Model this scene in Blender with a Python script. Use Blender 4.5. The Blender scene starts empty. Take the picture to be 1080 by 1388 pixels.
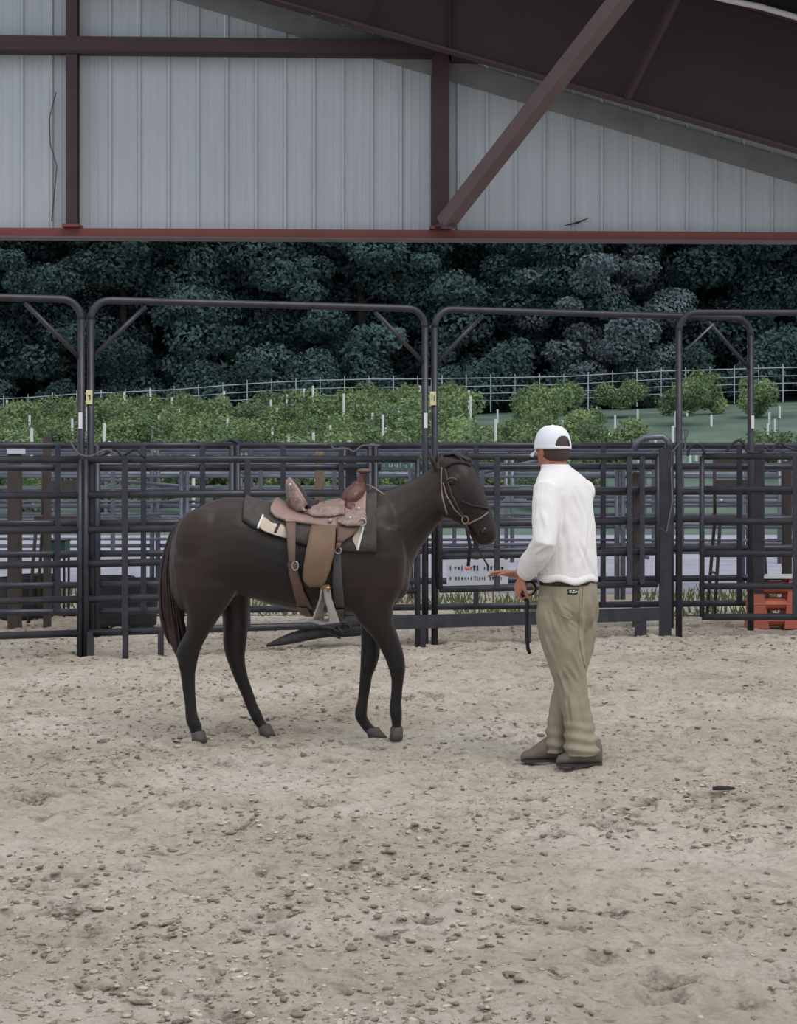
import bpy, bmesh, math, random
import numpy as np
from mathutils import Vector, Matrix
from mathutils.bvhtree import BVHTree

random.seed(7); RS = np.random.RandomState(11)
scene = bpy.context.scene
COL = scene.collection

# ------------------------------------------------------------------ camera
F = 2600.0; CAMZ = 1.65; HOR = 611.0            # focal length / horizon in photo pixels
cam = bpy.data.cameras.new('camera'); camo = bpy.data.objects.new('camera', cam); COL.objects.link(camo)
camo.location = (0, 0, CAMZ); camo.rotation_euler = (math.pi/2, 0, 0)
cam.sensor_fit = 'HORIZONTAL'; cam.sensor_width = 36.0; cam.lens = F/1080*36
cam.shift_y = -(694-HOR)/1080; cam.clip_end = 600; cam.clip_start = .1
scene.camera = camo
def P(px, py, Y): return Vector(((px-540)*Y/F, Y, CAMZ-(py-HOR)*Y/F))

# ------------------------------------------------------------------ world, light, exposure
w = bpy.data.worlds.new('overcast'); scene.world = w; w.use_nodes = True
nt = w.node_tree; nt.nodes.clear()
wo = nt.nodes.new('ShaderNodeOutputWorld'); bg = nt.nodes.new('ShaderNodeBackground')
tc = nt.nodes.new('ShaderNodeTexCoord'); sp = nt.nodes.new('ShaderNodeSeparateXYZ'); rp = nt.nodes.new('ShaderNodeValToRGB')
rp.color_ramp.elements[0].position = 0.0; rp.color_ramp.elements[0].color = (.62, .68, .78, 1)
rp.color_ramp.elements[1].position = .8; rp.color_ramp.elements[1].color = (1.0, 1.02, 1.06, 1)
nt.links.new(tc.outputs['Generated'], sp.inputs[0]); nt.links.new(sp.outputs['Z'], rp.inputs[0])
nt.links.new(rp.outputs[0], bg.inputs[0]); nt.links.new(bg.outputs[0], wo.inputs[0]); bg.inputs[1].default_value = 1.0
sun = bpy.data.lights.new('sun', 'SUN'); sun.energy = 1.35; sun.angle = math.radians(35); sun.color = (1, .97, .92)
suno = bpy.data.objects.new('sun', sun); COL.objects.link(suno)
suno.rotation_euler = Vector((-.45, .55, -1.0)).to_track_quat('-Z', 'Y').to_euler()
vs = scene.view_settings
vs.view_transform = 'Standard'; vs.look = 'None'; vs.gamma = 1.0; vs.use_curve_mapping = False; vs.exposure = 0.0

# ------------------------------------------------------------------ materials
def lin(c): return tuple((x/255/12.92 if x/255 <= .04045 else ((x/255+.055)/1.055)**2.4) for x in c)
MATS = {}
def mat(name, col, rough=.7, var=.15, scale=8, bump=0.0, bscale=40, metal=0.0, spec=.5, stretch=None, col2=None, sheen=0, objrand=0, transl=0):
    m = bpy.data.materials.new(name); m.use_nodes = True; t = m.node_tree; N = t.nodes; L = t.links
    b = N['Principled BSDF']; b.inputs['Roughness'].default_value = rough; b.inputs['Metallic'].default_value = metal
    b.inputs['Specular IOR Level'].default_value = spec
    if sheen: b.inputs['Sheen Weight'].default_value = sheen
    co = N.new('ShaderNodeTexCoord'); mp = N.new('ShaderNodeMapping'); L.new(co.outputs['Object'], mp.inputs[0])
    if stretch: mp.inputs['Scale'].default_value = stretch
    nz = N.new('ShaderNodeTexNoise'); nz.inputs['Scale'].default_value = scale; nz.inputs['Detail'].default_value = 5
    L.new(mp.outputs[0], nz.inputs[0])
    cr = N.new('ShaderNodeValToRGB'); L.new(nz.outputs[0], cr.inputs[0])
    c = lin(col); c2 = lin(col2) if col2 else None
    e = cr.color_ramp.elements; e[0].position = .3; e[1].position = .7
    e[0].color = (*[x*(1-var) for x in c], 1); e[1].color = (*(c2 or [min(1, x*(1+var)) for x in c]), 1)
    out = cr.outputs[0]
    if objrand:
        oi = N.new('ShaderNodeObjectInfo'); hs = N.new('ShaderNodeHueSaturation'); mr = N.new('ShaderNodeMapRange')
        mr.inputs['To Min'].default_value = 1-objrand; mr.inputs['To Max'].default_value = 1+objrand
        L.new(oi.outputs['Random'], mr.inputs[0]); L.new(mr.outputs[0], hs.inputs['Value']); L.new(out, hs.inputs['Color']); out = hs.outputs[0]
    L.new(out, b.inputs['Base Color'])
    if bump:
        n2 = N.new('ShaderNodeTexNoise'); n2.inputs['Scale'].default_value = bscale; n2.inputs['Detail'].default_value = 6
        L.new(mp.outputs[0], n2.inputs[0]); bp = N.new('ShaderNodeBump'); bp.inputs['Strength'].default_value = bump; bp.inputs['Distance'].default_value = .02
        L.new(n2.outputs[0], bp.inputs['Height']); L.new(bp.outputs[0], b.inputs['Normal'])
    if transl:
        tr = N.new('ShaderNodeBsdfTranslucent'); L.new(out, tr.inputs[0]); mx = N.new('ShaderNodeMixShader'); mx.inputs[0].default_value = transl
        L.new(b.outputs[0], mx.inputs[1]); L.new(tr.outputs[0], mx.inputs[2]); L.new(mx.outputs[0], N['Material Output'].inputs[0])
    MATS[name] = m; return m
mat('sheet', (186, 193, 197), .6, .05, 3, stretch=(6, 6, .25))
mat('maroon', (66, 45, 50), .6, .12, 3)
mat('maroon_strut', (106, 87, 88), .6, .12, 3)
mat('maroon_dark', (48, 33, 40), .7, .12, 2)
mat('header_red', (124, 66, 60), .6, .1, 3)
mat('roof_under', (44, 32, 38), .8, .1, 2)
mat('rafter_shade', (132, 134, 132), .8, .12, 4)  # grey tone of the rafter's shadow on the wall sheets
mat('white_pipe', (190, 185, 185), .5, .05, 5)
mat('pen_steel', (52, 52, 60), .42, .25, 9, metal=.35, spec=.6, bump=.05)
mat('pen_steel_b', (58, 60, 70), .38, .25, 7, metal=.45, spec=.6)
mat('galv', (110, 114, 126), .4, .2, 6, metal=.5)
mat('far_rail', (160, 168, 178), .5, .08, 6)
mat('tag_white', (215, 218, 220), .5, .03)
mat('tag_yellow', (212, 205, 160), .5, .03)
mat('ink', (40, 42, 45), .6, .02)
mat('wood', (124, 108, 92), .8, .2, 6, stretch=(8, 8, 1))
mat('wood_dark', (70, 62, 60), .8, .2, 6, stretch=(8, 8, 1))
mat('rubber', (34, 35, 40), .55, .15, 10)
mat('rope', (92, 92, 96), .8, .15, 20)
mat('rope_black', (20, 20, 23), .7, .1, 20)
mat('black_log', (44, 43, 48), .8, .3, 14, bump=.5, bscale=30)
mat('orange', (172, 88, 68), .5, .2, 8)
mat('green_box', (28, 78, 66), .5, .1)
mat('board_white', (196, 200, 210), .5, .04)
mat('board_green', (70, 96, 88), .5, .1)
mat('gravel', (150, 150, 164), .9, .14, 2.5, bump=.4, bscale=25)
mat('hill_grass', (68, 90, 84), .95, .3, .35, col2=(92, 114, 98), bump=.6, bscale=9)
mat('grass_dry', (140, 142, 100), .9, .3, 3, col2=(96, 112, 66), transl=.25)
mat('bark', (48, 44, 42), .9, .3, 5)
mat('leaf_tree', (56, 78, 81), .85, .35, .3, col2=(86, 110, 107), objrand=.22, spec=.15, transl=.22)  # bluish distance haze is mixed into this leaf colour
mat('leaf_tree_b', (86, 100, 108), .85, .3, .35, col2=(116, 130, 134), objrand=.25, spec=.15, transl=.12)
mat('leaf_vine', (94, 122, 98), .8, .3, .5, col2=(146, 166, 112), objrand=.2, spec=.2, transl=.25)
mat('horse', (31, 25, 24), .46, .15, 1.3, col2=(52, 39, 31), spec=.3, sheen=.08, bump=.03, bscale=120)
mat('muzzle', (60, 54, 54), .6, .15, 12)
mat('hair_dark', (28, 20, 20), .5, .3, 30, col2=(48, 32, 30))
mat('hair_tail', (32, 22, 22), .5, .3, 24, col2=(62, 38, 36), stretch=(4, 4, .4))
mat('hoof', (74, 68, 64), .6, .2, 14)
mat('eye', (20, 14, 12), .12, .02)
mat('eyelid', (92, 72, 62), .6, .1)
mat('pad', (80, 76, 74), .95, .15, 30, bump=.3, bscale=160, spec=.1)
mat('cream', (188, 174, 156), .85, .08, 20)
mat('leather_pink', (146, 120, 113), .55, .12, 9, bump=.12, bscale=60)
mat('leather_tooled', (140, 116, 108), .42, .3, 30, bump=.6, bscale=60, spec=.6)
mat('leather_red', (92, 56, 47), .38, .2, 8, spec=.6)
mat('leather_tan', (110, 86, 67), .6, .14, 7, bump=.1, bscale=60)
mat('leather_brown', (98, 76, 66), .6, .15, 9, bump=.1)
mat('suede', (44, 42, 44), .9, .1, 14)
mat('silver', (165, 163, 165), .35, .05, metal=.9)
mat('brass', (170, 140, 80), .35, .05, metal=.8)
mat('cinch', (72, 70, 70), .8, .12, 30, bump=.2)
mat('stirrup', (140, 132, 126), .6, .12, 12)
mat('bridle', (58, 48, 42), .5, .15, 20)
mat('bridle_light', (130, 112, 96), .5, .1, 20)
mat('pinkred', (210, 120, 110), .5, .1)
mat('shirt', (228, 225, 224), .85, .03, 6, bump=.4, bscale=9, stretch=(1.8, 1.8, .7), sheen=.1)
mat('khaki', (142, 133, 114), .85, .1, 7, bump=.6, bscale=11, stretch=(1.6, 1.6, .7))
mat('skin', (176, 118, 98), .55, .08, 10)
mat('hair_man', (66, 50, 46), .8, .2, 60)
mat('cap', (226, 228, 234), .75, .03, 10, bump=.08, bscale=200)
mat('boot', (104, 94, 86), .8, .15, 12)
mat('sole', (62, 56, 52), .8, .1)
mat('belt', (38, 32, 30), .5, .1)
mat('patch', (26, 26, 30), .6, .05)
mat('clod', (172, 158, 142), .95, .3, 2.2, col2=(202, 190, 174))
mat('clod_damp', (126, 112, 99), .95, .25, 4)
mat('stick', (50, 46, 46), .9, .15)

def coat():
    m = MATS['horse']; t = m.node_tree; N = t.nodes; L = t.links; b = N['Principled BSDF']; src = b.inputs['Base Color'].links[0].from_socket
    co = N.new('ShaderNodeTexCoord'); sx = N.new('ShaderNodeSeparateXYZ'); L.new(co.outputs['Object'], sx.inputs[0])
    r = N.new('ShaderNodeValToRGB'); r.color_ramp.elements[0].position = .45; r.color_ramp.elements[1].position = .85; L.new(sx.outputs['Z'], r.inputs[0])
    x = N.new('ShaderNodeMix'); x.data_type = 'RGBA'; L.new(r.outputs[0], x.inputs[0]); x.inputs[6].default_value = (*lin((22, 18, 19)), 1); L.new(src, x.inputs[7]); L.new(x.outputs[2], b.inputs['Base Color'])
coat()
def sand_material():
    m = bpy.data.materials.new('sand'); m.use_nodes = True; t = m.node_tree; N = t.nodes; L = t.links
    b = N['Principled BSDF']; b.inputs['Roughness'].default_value = .95; b.inputs['Specular IOR Level'].default_value = .1
    co = N.new('ShaderNodeTexCoord')
    def noise(s, d=6, r=.6):
        n = N.new('ShaderNodeTexNoise'); n.inputs['Scale'].default_value = s; n.inputs['Detail'].default_value = d; n.inputs['Roughness'].default_value = r
        L.new(co.outputs['Object'], n.inputs[0]); return n
    def ramp(n, p0, c0, p1, c1):
        r = N.new('ShaderNodeValToRGB'); L.new(n.outputs[0], r.inputs[0]); e = r.color_ramp.elements
        e[0].position = p0; e[1].position = p1; e[0].color = (*c0, 1); e[1].color = (*c1, 1); return r
    def mix(f, a, bb, mode='MIX'):
        x = N.new('ShaderNodeMix'); x.data_type = 'RGBA'; x.blend_type = mode
        if isinstance(f, float): x.inputs[0].default_value = f
        else: L.new(f, x.inputs[0])
        L.new(a, x.inputs[6]); L.new(bb, x.inputs[7]); return x.outputs[2]
    big = ramp(noise(.7, 5, .6), .36, lin((219, 205, 187)), .66, lin((244, 235, 221)))
    mid = ramp(noise(9, 7, .7), .36, (.78, .765, .75), .52, (1, 1, 1))
    fine = ramp(noise(45, 4, .6), .3, (.87, .865, .86), .6, (1.04, 1.04, 1.04))
    c = mix(1.0, big.outputs[0], mid.outputs[0], 'MULTIPLY'); c = mix(1.0, c, fine.outputs[0], 'MULTIPLY')
    spk = ramp(noise(21, 5, .62), .565, (0, 0, 0), .64, (.85, .85, .85)); spz = ramp(noise(1.7, 4, .6), .38, (.15, .15, .15), .62, (1, 1, 1))
    sm_ = N.new('ShaderNodeMath'); sm_.operation = 'MULTIPLY'; L.new(spk.outputs[0], sm_.inputs[0]); L.new(spz.outputs[0], sm_.inputs[1])
    dk2 = N.new('ShaderNodeRGB'); dk2.outputs[0].default_value = (*lin((130, 116, 102)), 1); c = mix(sm_.outputs[0], c, dk2.outputs[0])
    at = N.new('ShaderNodeAttribute'); at.attribute_name = 'damp_shade'  # painted shade of the pits, together with damp soil
    dk = N.new('ShaderNodeRGB'); dk.outputs[0].default_value = (*lin((112, 97, 84)), 1)
    brk = ramp(noise(38, 5, .7), .38, (0, 0, 0), .6, (1, 1, 1)); mm = N.new('ShaderNodeMath'); mm.operation = 'MULTIPLY'
    L.new(at.outputs['Fac'], mm.inputs[0]); L.new(brk.outputs[0], mm.inputs[1]); c = mix(mm.outputs[0], c, dk.outputs[0])
    L.new(c, b.inputs['Base Color'])
    n2 = noise(34, 9, .75); bp = N.new('ShaderNodeBump'); bp.inputs['Strength'].default_value = 1.0; bp.inputs['Distance'].default_value = .045
    L.new(n2.outputs[0], bp.inputs['Height']); L.new(bp.outputs[0], b.inputs['Normal'])
    MATS['sand'] = m
sand_material()

# ------------------------------------------------------------------ mesh builder
class MB:
    def __init__(s): s.v = []; s.f = []
    def add(s, vs, fs):
        o = len(s.v); s.v += [tuple(p) for p in vs]; s.f += [tuple(i+o for i in q) for q in fs]; return s
    def box(s, c, size, rot=None):
        x, y, z = [d/2 for d in size]; c = Vector(c)
        pts = [Vector((a*x, b*y, d*z)) for a in (-1, 1) for b in (-1, 1) for d in (-1, 1)]
        if rot: pts = [rot @ p for p in pts]
        return s.add([c+p for p in pts], [(0, 1, 3, 2), (4, 6, 7, 5), (0, 4, 5, 1), (2, 3, 7, 6), (0, 2, 6, 4), (1, 5, 7, 3)])
    def bar(s, a, b, wd, ht, up=(0, 0, 1)):
        a, b = Vector(a), Vector(b); d = (b-a); u = d.normalized(); sd = u.cross(Vector(up)).normalized(); n = sd.cross(u)
        pts = [q+sd*(i*wd/2)+n*(j*ht/2) for q in (a, b) for i, j in ((-1, -1), (1, -1), (1, 1), (-1, 1))]
        return s.add(pts, [(3, 2, 1, 0), (4, 5, 6, 7)]+[(i, (i+1) % 4, 4+(i+1) % 4, 4+i) for i in range(4)])
    def tube(s, pts, r, n=8, r2=None, up=None, closed=False):
        pts = [Vector(p) for p in pts]; k = len(pts)
        rr = r if isinstance(r, (list, tuple)) else [r]*k
        r2 = rr if r2 is None else (r2 if isinstance(r2, (list, tuple)) else [r2]*k)
        rings = []; prev = None
        for i, p in enumerate(pts):
            if closed: d = pts[(i+1) % k]-pts[i-1]
            else: d = pts[min(i+1, k-1)]-pts[max(i-1, 0)]
            d.normalize()
            if up is not None: a = Vector(up)
            elif prev is None: a = Vector((0, 0, 1)) if abs(d.z) < .9 else Vector((0, 1, 0))
            else: a = prev
            a = (a-d*a.dot(d))
            if a.length < 1e-5: a = Vector((1, 0, 0))-d*d.x
            a.normalize(); prev = a; b = d.cross(a)
            rings.append([p+a*(rr[i]*math.cos(2*math.pi*j/n))+b*(r2[i]*math.sin(2*math.pi*j/n)) for j in range(n)])
        return s.rings(rings, closed)
    def rings(s, rings, closed=False):
        n = len(rings[0]); vs = [p for r in rings for p in r]; fs = []
        k = len(rings)
        for i in range(k if closed else k-1):
            a = i*n; b = ((i+1) % k)*n
            for j in range(n): fs.append((a+j, a+(j+1) % n, b+(j+1) % n, b+j))
        if not closed: fs.append(tuple(range(n-1, -1, -1))); fs.append(tuple((k-1)*n+j for j in range(n)))
        return s.add(vs, fs)
    def ell(s, c, r, rot=None, nu=14, nv=10):
        c = Vector(c); R = []
        for i in range(1, nv):
            t = math.pi*i/nv; R.append([Vector((r[0]*math.sin(t)*math.cos(2*math.pi*j/nu), r[1]*math.sin(t)*math.sin(2*math.pi*j/nu), r[2]*math.cos(t))) for j in range(nu)])
        top = [Vector((0, 0, r[2]))]; bot = [Vector((0, 0, -r[2]))]
        allv = top+[p for q in R for p in q]+bot
        if rot: allv = [rot @ p for p in allv]
        fs = [(0, 1+j, 1+(j+1) % nu) for j in range(nu)]
        for i in range(nv-2):
            for j in range(nu): fs.append((1+i*nu+j, 1+(i+1)*nu+j, 1+(i+1)*nu+(j+1) % nu, 1+i*nu+(j+1) % nu))
        l = 1+(nv-1)*nu; fs += [(l, 1+(nv-2)*nu+(j+1) % nu, 1+(nv-2)*nu+j) for j in range(nu)]
        return s.add([c+p for p in allv], fs)
    def grid(s, rows, thick=None, nrm=None):
        """rows of points -> sheet; thick: solid slab grown along the local normal"""
        m, n = len(rows), len(rows[0]); pts = [Vector(p) for r in rows for p in r]
        fs = [(i*n+j, i*n+j+1, (i+1)*n+j+1, (i+1)*n+j) for i in range(m-1) for j in range(n-1)]
        if not thick: return s.add(pts, fs)
        ns = []
        for i in range(m):
            for j in range(n):
                a = pts[i*n+min(j+1, n-1)]-pts[i*n+max(j-1, 0)]; b = pts[min(i+1, m-1)*n+j]-pts[max(i-1, 0)*n+j]
                q = a.cross(b); q = q.normalized() if q.length > 1e-9 else Vector((0, 0, 1)); ns.append(q)
        o = len(pts); pts2 = [p-q*thick for p, q in zip(pts, ns)]
        g = [(c+o, b+o, a+o, d+o) for a, b, c, d in [(f[0], f[1], f[2], f[3]) for f in fs]]
        g = [(f[3]+o, f[2]+o, f[1]+o, f[0]+o) for f in fs]
        edge = [(0*n+j, j+1) for j in range(n-1)]
        side = []
        for j in range(n-1): side.append((j+1, j, j+o, j+1+o)); e = (m-1)*n; side.append((e+j, e+j+1, e+j+1+o, e+j+o))
        for i in range(m-1): side.append((i*n, (i+1)*n, (i+1)*n+o, i*n+o)); e = n-1; side.append(((i+1)*n+e, i*n+e, i*n+e+o, (i+1)*n+e+o))
        return s.add(pts+pts2, fs+g+side)
    def mesh(s, name, off=(0, 0, 0), smooth=False):
        me = bpy.data.meshes.new(name); o = Vector(off)
        me.from_pydata([(p[0]-o.x, p[1]-o.y, p[2]-o.z) for p in s.v], [], s.f); me.update()
        if smooth: me.polygons.foreach_set('use_smooth', [True]*len(me.polygons))
        return me
    def build(s, name, m, parent=None, smooth=False, origin=None, label=None):
        if parent is not None:
            r = parent
            while r.parent: r = r.parent
            off = r.location
        else: off = Vector(origin) if origin is not None else Vector((0, 0, 0))
        o = bpy.data.objects.new(name, s.mesh(name, off, smooth)); COL.objects.link(o); o.data.materials.append(MATS[m])
        if parent is not None: o.parent = parent
        else: o.location = off
        if label: o['label'] = label
        return o
def tag(o, label, cat, group=None):
    o['label'] = label; o['category'] = cat
    if group: o['group'] = group
    return o
def thing(name, label, cat, loc, group=None):
    o = bpy.data.objects.new(name, None); COL.objects.link(o); o.location = loc; o.empty_display_size = .1
    return tag(o, label, cat, group)
def struct(o, label=None):
    o['kind'] = 'structure'
    if label: o['label'] = label
    return o
def fuse(mb, voxel, it=6, fac=.5):
    me = mb.mesh('tmp'); o = bpy.data.objects.new('tmp', me); COL.objects.link(o)
    bm = bmesh.new(); bm.from_mesh(me); bmesh.ops.recalc_face_normals(bm, faces=bm.faces); bm.to_mesh(me); bm.free()
    r = o.modifiers.new('r', 'REMESH'); r.mode = 'VOXEL'; r.voxel_size = voxel; r.use_smooth_shade = True
    sm = o.modifiers.new('s', 'SMOOTH'); sm.factor = fac; sm.iterations = it
    dg = bpy.context.evaluated_depsgraph_get(); out = bpy.data.meshes.new_from_object(o.evaluated_get(dg))
    bpy.data.objects.remove(o); bpy.data.meshes.remove(me)
    out.polygons.foreach_set('use_smooth', [True]*len(out.polygons)); return out
def fused_obj(name, me, m, parent):
    r = parent
    while r.parent: r = r.parent
    me.transform(Matrix.Translation(-r.location)); me.name = name; me.materials.clear(); me.materials.append(MATS[m])
    o = bpy.data.objects.new(name, me); COL.objects.link(o); o.parent = parent; return o
def interp(tab, x):
    if x <= tab[0][0]: return tab[0][1:]
    for a, b in zip(tab, tab[1:]):
        if x <= b[0]:
            t = (x-a[0])/(b[0]-a[0]); t = t*t*(3-2*t)*.5+t*.5
            return tuple(p+(q-p)*t for p, q in zip(a[1:], b[1:]))
    return tab[-1][1:]

# ------------------------------------------------------------------ numpy noise
def vnoise(x, y, seed=0):
    xi = np.floor(x).astype(np.int64); yi = np.floor(y).astype(np.int64); fx = x-xi; fy = y-yi
    fx = fx*fx*(3-2*fx); fy = fy*fy*(3-2*fy)
    def h(a, b):
        n = (a*374761393+b*668265263+seed*974711) & 0x7fffffff; n = ((n ^ (n >> 13))*1274126177) & 0x7fffffff
        return ((n ^ (n >> 16)) & 0xffff)/65535.0
    return (h(xi, yi)*(1-fx)+h(xi+1, yi)*fx)*(1-fy)+(h(xi, yi+1)*(1-fx)+h(xi+1, yi+1)*fx)*fy
def fbm(x, y, oct=4, seed=0):
    t = 0; a = .5
    for i in range(oct): t = t+a*(vnoise(x, y, seed+i)-.5); x = x*2.03; y = y*2.03; a *= .52
    return t

# ------------------------------------------------------------------ arena floor (sand) with footprints
def axis(segs):
    a = [segs[0][0]]
    for x0, x1, s in segs:
        n = max(1, int(round((x1-x0)/s))); a += [x0+(x1-x0)*(i+1)/n for i in range(n)]
    return np.array(a)
gx = axis([(-11, -4.6, .22), (-4.6, -2.3, .04), (-2.3, 2.3, .02), (2.3, 4.6, .04), (4.6, 11, .22)])
ys = [3.0]
while ys[-1] < 19.6: ys.append(ys[-1]+(.05 if ys[-1] < 5 else .0165*(ys[-1]/5.3)**1.15))
gy = np.array(ys)
GX, GY = np.meshgrid(gx, gy)
GZ = .05*fbm(GX*.7, GY*.7, 3, 1)+.055*fbm(GX*3.1, GY*3.1, 4, 5)+.05*fbm(GX*11, GY*11, 3, 9)+.02*fbm(GX*24, GY*24, 2, 15)
DAMP_SHADE = np.zeros_like(GX)
for k in range(3200):
    cx = RS.uniform(-6, 6); cy = 4+15.4*RS.rand()**.8; r = RS.uniform(.02, .065); d = RS.uniform(.2, .42)*r
    i0, i1 = np.searchsorted(gy, [cy-3*r, cy+3*r]); j0, j1 = np.searchsorted(gx, [cx-3*r, cx+3*r])
    if i1 <= i0 or j1 <= j0: continue
    q = ((GX[i0:i1, j0:j1]-cx)**2/(1+RS.rand())+(GY[i0:i1, j0:j1]-cy)**2)/r**2
    GZ[i0:i1, j0:j1] += -d*np.exp(-q*q)+.55*d*np.exp(-((np.sqrt(q)-1.6)/.5)**2)*(vnoise(GX[i0:i1, j0:j1]*25, GY[i0:i1, j0:j1]*25, k))
    if RS.rand() < .5: DAMP_SHADE[i0:i1, j0:j1] = np.maximum(DAMP_SHADE[i0:i1, j0:j1], np.exp(-(q*.8)**2)*RS.uniform(.5, 1.2))  # darkens half the hollows: pit shade put into colour, plus damp turned soil
edge = np.clip((GY-18.6)/1.0, 0, 1); GZ = GZ*(1-edge)
GZ -= .012
def ground_z(x, y):
    i = int(np.clip(np.searchsorted(gy, y), 0, len(gy)-1)); j = int(np.clip(np.searchsorted(gx, x), 0, len(gx)-1)); return float(GZ[i, j])
def np_grid(name, X, Y, Z, m):
    h, wd = X.shape; me = bpy.data.meshes.new(name)
    v = np.stack([X, Y, Z], -1).reshape(-1, 3); idx = np.arange(h*wd).reshape(h, wd)
    f = np.stack([idx[:-1, :-1], idx[:-1, 1:], idx[1:, 1:], idx[1:, :-1]], -1).reshape(-1, 4)
    me.vertices.add(len(v)); me.vertices.foreach_set('co', v.ravel()); me.loops.add(f.size); me.loops.foreach_set('vertex_index', f.ravel())
    me.polygons.add(len(f)); me.polygons.foreach_set('loop_start', np.arange(len(f))*4); me.polygons.foreach_set('loop_total', np.full(len(f), 4))
    me.update(calc_edges=True); me.polygons.foreach_set('use_smooth', [True]*len(f)); me.materials.append(MATS[m])
    o = bpy.data.objects.new(name, me); COL.objects.link(o); return o
fl = struct(np_grid('floor', GX, GY, GZ, 'sand'), 'trampled pale sand floor of the arena')
at = fl.data.attributes.new('damp_shade', 'FLOAT', 'POINT'); at.data.foreach_set('value', np.clip(DAMP_SHADE, 0, 1).astype(np.float32).ravel())
mbk = MB().grid([[(-11, -9, -.02), (11, -9, -.02)], [(-11, 3.0, -.02), (11, 3.0, -.02)]])
o = mbk.build('floor', 'sand'); struct(o, 'sand floor continuing behind the viewer')

# terrain outside
def hill(x, y):
    t = np.clip((y-40)/42, 0, 1); s = t*t*(3-2*t)*.6+t*.4
    return s*(2.95+.04*x)+np.clip((y-82)/60, 0, 1)*3.0
hx = np.linspace(-70, 70, 120); hy = np.concatenate([np.linspace(36, 100, 90), np.linspace(102, 170, 20)])
HX, HY = np.meshgrid(hx, hy); HZ = hill(HX, HY)+.12*fbm(HX*.4, HY*.4, 3, 3)*np.clip((HY-38)/3, 0, 1)-.03
struct(np_grid('hillside', HX, HY, HZ, 'hill_grass'), 'green hillside rising behind the pens')
def flat(name, x0, x1, y0, y1, z, m, lab, n=40):
    X, Y = np.meshgrid(np.linspace(x0, x1, n), np.linspace(y0, y1, n)); Z = z+.03*fbm(X*.8, Y*.8, 3, 4)
    return struct(np_grid(name, X, Y, Z, m), lab)
flat('verge', -30, 30, 19.3, 22.4, .0, 'sand', 'dusty verge between the arena and the gravel yard')
flat('gravel_yard', -60, 60, 22.2, 37.5, .0, 'gravel', 'grey gravel yard behind the pens')

# clods of sand : uncountable
def ico(): 
    t = (1+5**.5)/2; v = [(-1, t, 0), (1, t, 0), (-1, -t, 0), (1, -t, 0), (0, -1, t), (0, 1, t), (0, -1, -t), (0, 1, -t), (t, 0, -1), (t, 0, 1), (-t, 0, -1), (-t, 0, 1)]
    f = [(0, 11, 5), (0, 5, 1), (0, 1, 7), (0, 7, 10), (0, 10, 11), (1, 5, 9), (5, 11, 4), (11, 10, 2), (10, 7, 6), (7, 1, 8), (3, 9, 4), (3, 4, 2), (3, 2, 6), (3, 6, 8), (3, 8, 9), (4, 9, 5), (2, 4, 11), (6, 2, 10), (8, 6, 7), (9, 8, 1)]
    return np.array(v)/np.linalg.norm(v[0]), f
IV, IF = ico()
def clods(name, n, rmin, rmax, m, lab, seed):
    R = np.random.RandomState(seed)
    y = 4.6+14.2*R.rand(n)**1.5; x = R.uniform(-1, 1, n)*np.minimum(6, y*.24+.5)
    k = vnoise(x*1.3, y*1.3, 77) > R.rand(n)*.9; x = x[k]; y = y[k]; n = len(x)
    r = rmin+(rmax-rmin)*R.rand(n)**3
    V = IV[None]*(1+.9*(R.rand(n, 12, 1)-.5))*(r[:, None]*np.stack([R.uniform(.8, 2.2, n), R.uniform(.8, 1.5, n), R.uniform(.35, .7, n)], -1))[:, None, :]
    a = R.rand(n)*6.28; c, q = np.cos(a)[:, None], np.sin(a)[:, None]
    X = V[..., 0]*c-V[..., 1]*q; Yv = V[..., 0]*q+V[..., 1]*c
    gi = np.clip(np.searchsorted(gy, y), 0, len(gy)-1); gj = np.clip(np.searchsorted(gx, x), 0, len(gx)-1); z = GZ[gi, gj]+r*.15
    P_ = np.stack([X+x[:, None], Yv+y[:, None], V[..., 2]+z[:, None]], -1).reshape(-1, 3)
    Fa = (np.array(IF)[None]+(np.arange(n)*12)[:, None, None]).reshape(-1, 3)
    o = np_mesh(name, P_, Fa, m); o['kind'] = 'stuff'; tag(o, lab, 'sand'); return o
def np_mesh_data(name, v, f, m, smooth=False):
    me = bpy.data.meshes.new(name); k = f.shape[1]
    me.vertices.add(len(v)); me.vertices.foreach_set('co', v.astype(np.float32).ravel()); me.loops.add(f.size); me.loops.foreach_set('vertex_index', f.astype(np.int32).ravel())
    me.polygons.add(len(f)); me.polygons.foreach_set('loop_start', (np.arange(len(f))*k).astype(np.int32)); me.polygons.foreach_set('loop_total', np.full(len(f), k, np.int32))
    me.update(calc_edges=True); me.materials.append(MATS[m]); return me
def np_mesh(name, v, f, m):
    o = bpy.data.objects.new(name, np_mesh_data(name, v, f, m)); COL.objects.link(o); return o
clods('sand_clods', 13000, .004, .013, 'clod', 'small pale sand clods strewn over the arena floor', 1)
clods('damp_clods', 22000, .003, .0135, 'clod_damp', 'dark moist clods scattered over the sand', 2)

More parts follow.
